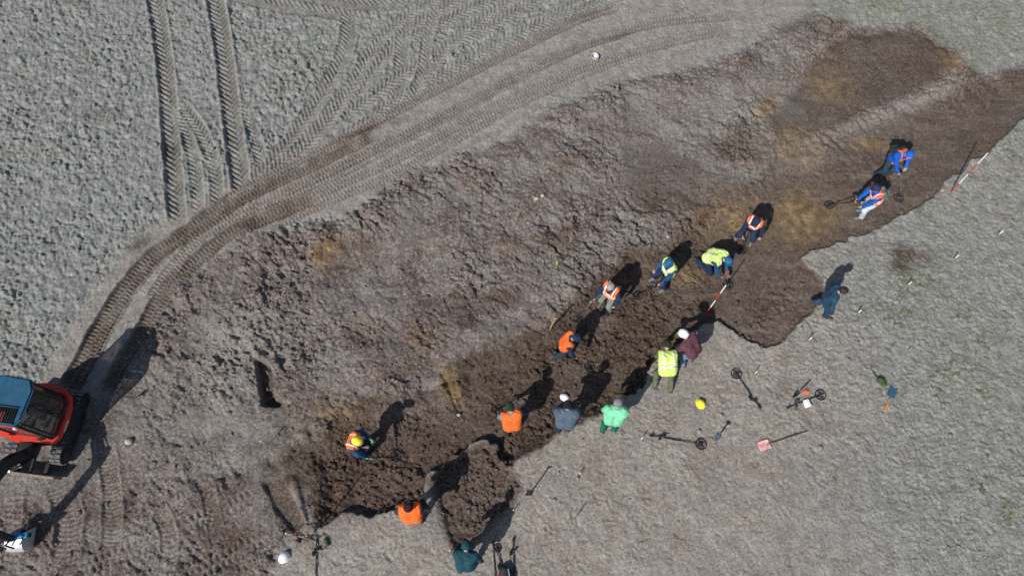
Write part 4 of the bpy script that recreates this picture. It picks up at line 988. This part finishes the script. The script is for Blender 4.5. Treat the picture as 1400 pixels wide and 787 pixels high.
    bo = MB().prism([(.66, .66), (.86, .62), (1.02, .96), (1.30, 1.50), (1.66, 1.84), (2.60, 2.10), (2.68, 2.20), (2.62, 2.30), (1.60, 2.06), (1.20, 1.84), (.92, 1.32)], -.085, .085, YZ(0), .012).build('boom', BLK, root)
    MB().tube([(0, .86, .52), (0, 1.16, 1.00)], .055, 12).build('boom_cylinder', BLK, bo); MB().tube([(0, 1.16, 1.00), (0, 1.34, 1.40)], .028, 10).build('piston_rod', CHROME, bo)
    for sx in (-.05, .0, .05): MB().tube([(sx, .74, .85), (sx, .95, 1.42), (sx, 1.24, 1.90), (sx, 1.62, 2.10), (sx, 2.3, 2.27)], .014, 6).build('hydraulic_hose', BLK, bo)
    MB().tube([(.0, 1.55, 2.14), (.0, 2.05, 2.36)], .048, 12).build('arm_cylinder', BLK, bo); MB().tube([(.0, 2.05, 2.36), (.0, 2.48, 2.52)], .025, 10).build('piston_rod', CHROME, bo)
    ar = MB().prism([(2.44, 2.48), (2.52, 2.56), (2.66, 2.40), (2.78, 2.16), (2.90, .80), (2.86, .68), (2.76, .72), (2.58, 2.08)], -.075, .075, YZ(0), .010).build('arm', BLK, root)
    MB().tube([(0, 2.80, 2.20), (0, 2.94, 1.45)], .042, 12).build('bucket_cylinder', BLK, ar); MB().tube([(0, 2.94, 1.45), (0, 3.00, 1.08)], .022, 10).build('piston_rod', CHROME, ar)
    for sx in (-.09, .09): MB().tube([(sx, 3.00, 1.08), (sx, 2.86, .92)], .022, 8).build('bucket_link', BLK, ar); MB().tube([(sx, 3.00, 1.08), (sx, 3.04, .72)], .022, 8).build('bucket_link', BLK, ar)
    bk = MB()
    prof = [(2.50, .06), (2.62, .00), (2.82, .00), (3.00, .08), (3.10, .24), (3.10, .46), (3.00, .60), (2.84, .66)]
    inn = [(y*.94+.165, z*.94+.02) for y, z in prof]
    bk.prism(prof+inn[::-1], -.18, .18, YZ(0)); bko = bk.build('bucket', WORN, root)
    for sx in (-.19, .19): MB().prism(prof+[(2.70, .60), (2.58, .30)], -.012, .012, YZ(sx), .003).build('bucket_side', WORN, bko)
    for k in range(4): MB().prism([(2.40, .05), (2.52, .03), (2.52, .09)], -.025, .025, YZ(-.14+k*.093)).build('bucket_tooth', STEEL, bko)
    MB().box((0.0, 2.76, .70), (.70, .12, .09), None, .015).build('bucket_beam', BBL, bko)
    for sx in (-.30, .30): MB().box((sx, 2.74, .58), (.05, .10, .20), None, .01).build('beam_bracket', BLK, bko)
    for o in (bo, ar, bko):
        t = R(10); p_ = Vector((0, .70, 0)); o.rotation_euler = (0, 0, t); o.location = p_-Matrix.Rotation(t, 3, 'Z') @ p_; o.scale = (1, 1, .9)
    return root
excavator()
print('excavator', round(time.time()-T0, 1))

# ------------------------------------------------------------ the people
BLUEJ = cloth('workwear_blue', (.020, .075, .17)); ROYAL = cloth('royal', (.010, .10, .48)); DENIM = cloth('denim', (.022, .058, .105)); OLIVE = cloth('olive', (.115, .135, .085)); MINT = cloth('mint', (.20, .62, .36)); GREENT = cloth('green', (.010, .135, .085)); PLUM = cloth('plum', (.115, .048, .068)); JEANS = cloth('jeans', (.16, .24, .33)); PALE = cloth('pale', (.50, .55, .62)); GREYG = cloth('grey_green', (.19, .22, .20)); GREY = cloth('grey', (.22, .23, .26)); MAROON = cloth('maroon', (.030, .014, .020)); DKGREEN = cloth('dark_green', (.020, .040, .024)); SCARF = cloth('scarf_blue', (.03, .16, .50)); LBLUE = cloth('light_blue', (.28, .38, .56)); CAPB = cloth('cap_blue', (.02, .13, .27))
GL_OR = cloth('glove_orange', (.75, .17, .06)); GL_GR = cloth('glove_green', (.16, .48, .16)); GL_YE = cloth('glove_yellow', (.62, .48, .12)); GL_TAN = cloth('glove_tan', (.55, .36, .16))
YH = M('helmet_yellow', (.88, .78, .06), .3, .04); WH = M('helmet_white', (.82, .83, .84), .3, .04)
A = person('worker in a yellow hard hat, orange vest and blue workwear swinging a metal detector', (495, 615), (1, .3), lean=10, feet=((-.12, -.05), (.12, .15)), hands=((-.22, .30, .95), (.26, .38, .82)), head=20, jacket=BLUEJ, trousers=NAVY, boots=GREYB, vest=ORANGE, gloves=GL_GR, hat='helmet', hatmat=YH, collar=LBLUE)
detector('black metal detector held by the worker in the yellow hard hat', (541, 624), A.hand[1])
B = person('person in an orange vest and dark beanie standing on the bank looking up', (570, 709), (-.05, -1), lean=19, feet=((-.13, 0), (.12, -.03)), hands=((-.16, .30, 1.02), (.27, .30, 1.00)), head=-38, jacket=DKGREY, trousers=NAVY, vest=ORANGE, hat='beanie', hatmat=MAROON, collar=LBLUE, bulk=1.6, stripes=False)
C = person('person in a dark teal hooded jacket stooping beside the lying detectors', (639, 774), (.12, -1), lean=34, pz=.86, feet=((-.16, -.08), (.16, .05)), hands=((-.20, .48, .62), (.38, .12, .62)), head=12, jacket=TEAL, trousers=TEAL, hat='hood', hatmat=TEAL, gloves=GL_YE, bulk=1.4, py=.0)
D = person('worker in an orange vest and dark green cap leaning over a metal detector', (700, 590), (-.18, -1), lean=24, feet=((-.14, -.05), (.12, .03)), hands=((-.30, .36, .66), (.12, .42, .66)), head=10, jacket=GREY, trousers=DKGREY, vest=ORANGE, stripes=False, hat='cap', hatmat=DKGREEN, bulk=1.4)
detector('black metal detector held by the worker in the dark green cap', (679, 561), D.hand[0])
E = person('person in a slate blue jacket and black beanie bending towards the trench floor', (770, 587), (.06, -1), lean=24, feet=((-.13, -.03), (.13, .03)), hands=((-.08, .42, 1.12), (.30, .42, .82)), head=5, jacket=SLATE, trousers=NAVY, hat='beanie', hatmat=cloth('black', (.010, .014, .022)), bulk=1.75)
detector('black metal detector reaching across the trench floor from the slate blue jacket', (806, 502), E.hand[1])
Fp = person('person in a mint green jacket, green trousers and grey beanie digging with a shovel', (832, 588), (.1, -1), lean=19, feet=((-.17, -.06), (.13, .02)), hands=((-.26, .34, .72), (.06, .55, .55)), head=8, jacket=MINT, trousers=GREENT, boots=GREYB, hat='beanie', hatmat=GREY, collar=SCARF, bulk=1.75, py=.08)
spade('pale wooden shovel worked by the person in the mint green jacket', (858, 541), (823, 560), WOOD, WOOD, z_end=.55, bw=.17, tee=False, cat='shovel', name='shovel', group='digging tools')
G = person('person in an orange vest and navy shirt walking along the trench with bare hands', (770, 485), (1, .12), lean=17, feet=((-.10, .18), (.10, -.22)), hands=((-.22, .32, .85), (.30, .28, .78)), head=14, jacket=NAVY, trousers=cloth('petrol', (.03, .055, .075)), vest=ORANGE, stripes=False, hat='cap', hatmat=NAVY)
Hp = person('grey haired person in an orange vest and pale trousers sweeping a long detector', (828, 419), (-.65, .75), lean=3, feet=((-.16, .03), (.16, -.03)), hands=((-.30, .12, .85), (.24, .36, .86)), head=18, jacket=NAVY, trousers=GREYG, boots=GREYB, vest=ORANGE, hair=(.32, .29, .26))
detector('grey metal detector held by the grey haired person', (787, 435), Hp.hand[1], matshaft=M('grey_plastic', (.12, .13, .14), .4))
I_ = person('worker in a lime vest and blue cap crouching low with a metal detector', (905, 387), (-.9, .42), lean=8, pz=.86, feet=((-.20, .02), (.22, .10)), hands=((-.24, .40, .70), (.22, .25, .75)), head=8, jacket=BLUEJ, trousers=NAVY, boots=GREYB, vest=HIVIS, hat='cap', hatmat=CAPB)
detector('black metal detector held by the crouching worker in the lime vest and blue cap', (872, 404), I_.hand[0])
J = person('worker in a lime vest and orange gloves kneeling beside a ranging pole', (967, 363), (.75, .65), kneel=True, pz=.52, py=-.08, lean=48, feet=((-.13, -.28), (.13, -.28)), hands=((-.10, .52, .34), (.16, .50, .34)), head=10, jacket=BLUEJ, trousers=NAVY, vest=HIVIS, gloves=GL_OR, hat='cap', hatmat=CAPB, bulk=1.4)
detector('grey metal detector held by the kneeling worker with orange gloves', (995, 389), J.hand[0], matshaft=M('grey_plastic', (.12, .13, .14), .4))
K = person('person in an orange vest over dark navy bending double beside the sandy floor', (1017, 325), (-.45, 1), lean=22, pz=.84, feet=((-.24, .0), (.20, .08)), hands=((-.42, .18, .48), (.06, .50, .50)), head=12, jacket=NAVY, trousers=NAVY, boots=GREYB, vest=ORANGE, hat='cap', hatmat=NAVY)
detector('small dark metal detector held by the person bending double', (1015, 342), K.hand[1], coil_r=.12)
L = person('person with pale trousers, grey rucksack and orange vest holding a detector out level', (1177, 293), (-1, .12), lean=24, feet=((-.12, .05), (.12, -.10)), hands=((-.14, .40, .72), (.06, .52, .72)), head=0, jacket=ROYAL, trousers=PALE, boots=GREYB, vest=ORANGE, gloves=GL_TAN, hat='cap', hatmat=NAVY, backpack=cloth('rucksack', (.13, .15, .14)))
detector('black metal detector held by the person with the grey rucksack', (1133, 281), L.hand[1])
Mp = person('person in a bright blue hooded jacket and orange vest sweeping a grey detector', (1203, 240), (.45, .9), lean=22, feet=((-.14, .03), (.14, -.05)), hands=((-.24, .30, .88), (.04, .46, .78)), head=10, jacket=ROYAL, trousers=cloth('petrol', (.03, .055, .075)), vest=ORANGE, hat='hood', hatmat=ROYAL, bulk=1.2, backpack=DKGREY, vestw=.12, stripes=False)
detector('grey metal detector held by the person in the bright blue jacket', (1228, 271), Mp.hand[1], matshaft=M('grey_plastic', (.12, .13, .14), .4))
N = person('person in dark blue work clothes striding across the bare bank alone', (1114, 425), (1, .30), lean=8, feet=((-.18, -.12), (.08, .30)), footz=(.12, 0), hands=((-.32, .10, .84), (.36, .20, .82)), head=10, jacket=DENIM, trousers=DENIM, hair=(.02, .017, .015), bulk=1.15)
O = person('worker in a lime vest and olive trousers bent head down over the trench edge', (905, 527), (-.1, -1), lean=76, pz=.86, feet=((-.20, .0), (.20, -.12)), hands=((-.16, .72, .36), (.22, .70, .40)), head=5, jacket=OLIVE, trousers=OLIVE, vest=HIVIS, hat='cap', hatmat=DKGREEN, bulk=1.3, py=.16)
P = person('person in a plum jacket and white hard hat leaning over with yellow gloves', (937, 494), (-.8, -.6), lean=42, feet=((-.14, .0), (.14, -.06)), hands=((-.26, .46, .72), (.14, .56, .74)), head=0, jacket=PLUM, trousers=JEANS, gloves=GL_YE, hat='helmet', hatmat=WH, bulk=1.5)
sh = P.hand; dv = (sh[1]-sh[0]).normalized(); q0 = sh[0]-dv*.45; q1 = sh[1]+dv*.12
rt = empty('digging_bar', q0); tag(rt, 'yellow handled rod gripped by the person in the plum jacket', 'rod', 'digging tools')
MB().tube([q0, q0.lerp(q1, .6)], .012, 8).build('rod', STEEL, rt, off=q0); MB().tube([q0.lerp(q1, .58), q1], .018, 8).build('grip', M('yellow_handle', (.62, .50, .16), .5), rt, off=q0)
print('people', round(time.time()-T0, 1))

# ------------------------------------------------------------ poles, stakes
ranging_pole('red and white ranging pole upright on the bank beyond the blue jacketed person', (1299, 264), (1348, 212))
ranging_pole('red and white ranging pole upright between the kneeling worker and the white hard hat', (965, 429), (991, 392), 1.9)
ranging_pole('red and white ranging pole upright at the end of the trench beside a white helmet', (424, 735), (392, 729), 1.7)
for SL, px in (('small white stake behind the striding person, beside the sunken lobe of dark soil', (1104, 466)), ('small white stake just ahead of the striding person in dark blue', (1171, 429)), ('small white stake beside the brown stain on the bank', (1239, 391)),
               ('small white stake next but one past the striding person, beyond the brown stain', (1303, 355)), ('small white end stake of the row, farthest beyond the brown stain', (1363, 322))): stake(SL, px, .30, .026)
stake('white marker stake by the lying detector with round coil and cuff', (1031, 511), .28, .024)
stake('white marker stake beside the cuff of the long lying detector', (876, 601), .28, .024)
stake('white marker stake alone on the bank below the mint green jacket', (792, 648), .24, .022)
stake('white marker stake near the sunken patch of clods and an upright spade', (702, 698), .26, .022)
stake('white marker stake at the lower corner of the sunken clod patch', (616, 753), .28, .024)
stake('tall white topped stake beside the narrow dark slot', (366, 609), .60, .024)
stake('tall white topped stake beside the white helmet on the ground', (371, 751), .50, .018)
stake('short yellow topped stake standing in the middle of the spoil', (761, 365), .36, .026, 'yellow markers', YELP)
stake('dark stake standing alone on the bare lower bank', (784, 711), .50, .028, 'dark stakes', SLATE)

# ------------------------------------------------------------ tools lying or standing about
def on(px, py): return gp(px, py)
detector('long black metal detector lying on the bank beside a small spade', (958, 607), on(903, 598), True)
detector('black metal detector lying on the bank with its coil towards the trench', (1006, 511), on(1030, 546), True)
detector('dark metal detector with pale coil lying beside a white box', (1121, 540), on(1088, 553), True, matshaft=M('slate_plastic', (.05, .06, .075), .5))
detector('metal detector lying by the stooping person in the teal jacket', (680, 749), on(687, 778), True, coil_r=.09)
detector('dark metal detector with its cuff towards the spade, lying beside a red rucksack', (704, 812), on(702, 752), True, flip=-1)
detector('black metal detector lying at the end of the trench by the ranging pole', (432, 816), on(433, 752), True, flip=-1)
spade('red bladed shovel with long wooden handle lying on the bank', (1037, 611), (1103, 589), M('red_white_blade', (.74, .36, .36), .5, .45, 5, dirt=.3), M('dark_wood', (.10, .065, .04), .7, .2), bw=.24, bl=.30, wide=True, name='shovel', cat='shovel', tee=False, group='digging tools')
spade('small black spade with yellow collar lying beside the long detector', (977, 602), (996, 577), M('blue_steel', (.16, .20, .25), .4, .1, 10, 0, .5), BLACK, grip_mat=BLACK, bw=.13, bl=.20, group='digging tools')
spade('small spade with blue blade and orange handle lying on the bank', (1222, 529), (1209, 561), M('blue_blade', (.035, .10, .16), .45, .1), M('orange_plastic', (.80, .27, .03), .45), bw=.20, bl=.32, wide=True, group='digging tools')
spade('small black trenching tool lying by the dark detector', (1084, 543), (1108, 519), BLACK, BLACK, bw=.10, bl=.22, tee=False, group='digging tools')
spade('wooden handled spade standing upright in the trench soil', (750, 452), (759, 435), STEEL, WOOD, z_end=.85, lift=-.16, bw=.17, group='digging tools', shaft_r=.020)
spade('black spade standing upright on the bare bank', (722, 678), (724, 670), BLACK, BLACK, z_end=.82, lift=-.14, bw=.16, group='digging tools', shaft_r=.018)
spade('wooden pick handle held beside the person with the grey rucksack', (1184, 268), (1193, 249), BLACK, WOOD, z_end=.55, lift=.25, bw=.10, bl=.10, tee=True, name='hand_pick', cat='pick', group='digging tools', shaft_r=.02)
def rod(label, a, b, r=.012, mat=BLACK, name='probe_rod'):
    p = on(*a); q_ = on(*b); m_ = (p+q_)/2; rt = empty(name, p); tag(rt, label, 'rod', 'digging tools')
    pts = [Vector((v.x, v.y, Zmean(v.x, v.y, .05)+r+.02)) for v in (p, p.lerp(q_, .5), q_)]
    MB().tube(pts, r, 8).build('rod', mat, rt, off=p); MB().tube([pts[0], pts[0].lerp(pts[2], .14)], r*1.6, 8).build('grip', RUBBER, rt, off=p)
rod('thin dark probe rod lying beside the stooping person in the teal jacket', (674, 738), (678, 800))
# hard hats on the ground
def hard_hat(label, px, mat, rot=0., flip=False, tilt=0., sc=1.0):
    p = gp(*px); z = Zmean(p.x, p.y, .1); rt = empty('hard_hat', (p.x, p.y, z)); tag(rt, label, 'hard hat', 'hard hats laid on the ground'); rt.scale = (sc,)*3
    m4 = Matrix.Translation((0, 0, .135 if flip else .02)) @ Matrix.Rotation(rot, 4, 'Z') @ Matrix.Rotation(math.pi if flip else tilt, 4, 'X')
    helmet_parts(rt, m4, mat)
hard_hat('white hard hat lying on the bank by the end of the trench', (389, 761), WH, 2.4, tilt=.1, sc=1.05)
hard_hat('yellow hard hat lying on the bank near two lying detectors', (958, 552), YH, .6)
hard_hat('white hard hat lying on the trench soil before the slate blue jacket', (772, 543), WH, 1.2, sc=.85)
hard_hat('upturned white hard hat lying alone on the haul way', (813, 80), WH, .5, True, sc=.9)
# bags, boxes, stones
def lump_thing(name, label, cat, px, prims, mat, extra=(), group=None, vox=.012):
    p = gp(*px); z = Zmean(p.x, p.y, .1); rt = empty(name, (p.x, p.y, z)); tag(rt, label, cat, group)
    V, Fq = surface(prims, vox, .04, .003); b = mesh_np(prims and extra[0] if extra else 'body', V, Fq, mat, rt); return rt
GREENB = cloth('bag_green', (.045, .105, .035))
rt = lump_thing('tool_pouch', 'small green canvas pouch with a strap trailing on the bank', 'pouch', (1204, 522), [((-.04, .05, .06), (.05, -.07, .06), .075, .065), ((.03, .02, .05), (.08, -.02, .04), .05, .04)], GREENB, ('pouch',))
MB().tube([(-.05, .08, .05), (-.12, .18, .02), (-.14, .26, .025), (-.20, .34, .015), (-.19, .42, .02)], [.016, .014, .018, .012, .012], 6).build('strap', DKGREEN, rt)
MB().box((.01, -.01, .125), (.10, .09, .02), rotz(.6), .008).build('flap', GREENB, rt)
rt = lump_thing('rucksack', 'black and red rucksack lying by the stooping person in the teal jacket', 'rucksack', (692, 786), [((-.05, .1, .10), (.02, -.12, .10), .12, .12), ((.06, .06, .09), (.10, -.10, .09), .10, .10)], DKGREY, ('pack',))
V, Fq = surface([((-.18, -.08, .05), (-.08, -.14, .08), .07, .07), ((-.14, .02, .05), (-.12, -.1, .06), .05, .05)], .012, .03, .002); mesh_np('red_panel', V, Fq, cloth('red', (.30, .03, .02)), rt)
MB().tube([(.05, .15, .20), (.08, 0, .225), (.07, -.15, .20)], .014, 6).build('strap', M('pale_webbing', (.30, .32, .36), .8), rt)
p = gp(1102, 552); rt = empty('parts_box', p); tag(rt, 'small white plastic box leaning by the dark lying detector', 'box')
MB().box((0, 0, .045), (.15, .20, .08), rotz(.3), .012).build('case', WHITEP, rt); MB().box((0, 0, .090), (.156, .206, .014), rotz(.3), .005).build('lid', WHITEP, rt)
rt = lump_thing('work_glove', 'orange work glove dropped beside the black trenching tool', 'glove', (1100, 536), [((-.05, -.02, .03), (.04, .02, .035), .035, .035), ((.04, .03, .03), (.12, .05, .02), .014, .011), ((.045, .01, .03), (.13, .015, .02), .014, .011), ((.04, -.01, .03), (.12, -.02, .02), .014, .011), ((.03, -.025, .03), (.09, -.05, .02), .013, .010), ((-.02, .03, .03), (.02, .09, .02), .014, .011)], GL_OR, ('glove',), vox=.009)
rt = lump_thing('detector_pouch', 'green and black pouch lying at the end of the trench', 'pouch', (447, 741), [((-.03, .05, .05), (.03, -.05, .05), .055, .05)], GREENB, ('pouch',))
MB().tube([(.0, .09, .05), (-.10, .20, .02), (-.18, .12, .02)], .012, 6).build('strap', BLACK, rt)
MB().tube([(.0, -.09, .05), (-.08, -.17, .02), (-.18, -.16, .02)], .012, 6).build('strap', BLACK, rt)
STONE = M('pale_stone', (.42, .37, .31), .85, .15, 20, .3)
for label, px, r in (('larger of two pale stones lying together on the spoil', (733, 272), .085), ('smaller of two pale stones lying together on the spoil', (742, 268), .065), ('pale pebble on the spoil close to the crouching worker in the lime vest', (913, 322+2), .05), ('pale stone lying at the end of the small ochre scrape', (627, 567), .06), ('rounded pale boulder beside the crawler tracks of the excavator', (177, 604), .10)):
    p = gp(*px); V = IV*np.array([1.15, .9, .7])*r*(1+.18*np.sin(IV[:, :1]*5+IV[:, 1:2]*7+px[0])); b = bmesh.new()
    vs = [b.verts.new(v) for v in V]; [b.faces.new([vs[i] for i in f]) for f in IF]; bmesh.ops.subdivide_edges(b, edges=b.edges, cuts=2, use_grid_fill=True, smooth=.6)
    me = bpy.data.meshes.new('stone'); b.to_mesh(me); b.free(); me.materials.append(STONE); me.polygons.foreach_set('use_smooth', [True]*len(me.polygons))
    o = bpy.data.objects.new('stone', me); col.objects.link(o); o.location = (p.x, p.y, Zmean(p.x, p.y, .05)+r*.35); tag(o, label, 'stone', 'pale stones on the dug soil')

# ------------------------------------------------------------ weeds and straw (stuff)
def leaves(name, weight, n, blades, lo_, hi_, wd, mat, label, flat=.4):
    k, x, y, s = scatter(weight, n, lo_, hi_, 1.6); z = Zat(x, y); N_ = n*blades
    x = np.repeat(x, blades)+rng.normal(0, .02, N_); y = np.repeat(y, blades)+rng.normal(0, .02, N_); z = np.repeat(z, blades); s = np.repeat(s, blades)*rng.uniform(.6, 1.2, N_)
    th = rng.uniform(0, 6.283, N_); el = rng.uniform(.05, flat*2, N_); dx = np.cos(th)*np.cos(el); dy = np.sin(th)*np.cos(el); dz = np.sin(el)
    px_ = -np.sin(th)*wd*s; py_ = np.cos(th)*wd*s
    b0 = np.stack([x-px_*.6, y-py_*.6, z+.002], -1); b1 = np.stack([x+px_*.6, y+py_*.6, z+.002], -1); m0 = np.stack([x+dx*s*.5+px_, y+dy*s*.5+py_, z+dz*s*.6+.006], -1); m1 = np.stack([x+dx*s*.5-px_, y+dy*s*.5-py_, z+dz*s*.6+.006], -1); t = np.stack([x+dx*s, y+dy*s, z+dz*s*.7+.004], -1)
    V = np.stack([b0, b1, m0, m1, t], 1).reshape(-1, 3); i = np.arange(N_)[:, None]*5
    F_ = np.concatenate([np.concatenate([i, i+1, i+2], 1), np.concatenate([i, i+2, i+3], 1), np.concatenate([i+3, i+2, i+4], 1)])
    return tag(mesh_np(name, V, F_, mat, smooth=False), label, kind='stuff')
wg = m_green**1.5*sst(.45, .7, vn(X/.35, Y/.35, 201)); WEED = M('weed', (.10, .135, .065), .8, .4, 3)
leaves('weeds', wg, 1000, 6, .02, .075, .22, WEED, 'low green weeds sprouting on the bare ground')
leaves('straw', (m_flat*(.25+rightbump)+.12*m_fieldL+.05*m_road)*sst(.35, .7, vn(X/.6, Y/.6, 202)), 5000, 1, .03, .10, .07, M('straw', (.34, .31, .25), .9, .3, 3), 'bits of dry straw littering the bare ground', .12)
print('done', round(time.time()-T0, 1), sum(len(o.data.polygons) for o in bpy.data.objects if o.type == 'MESH'))
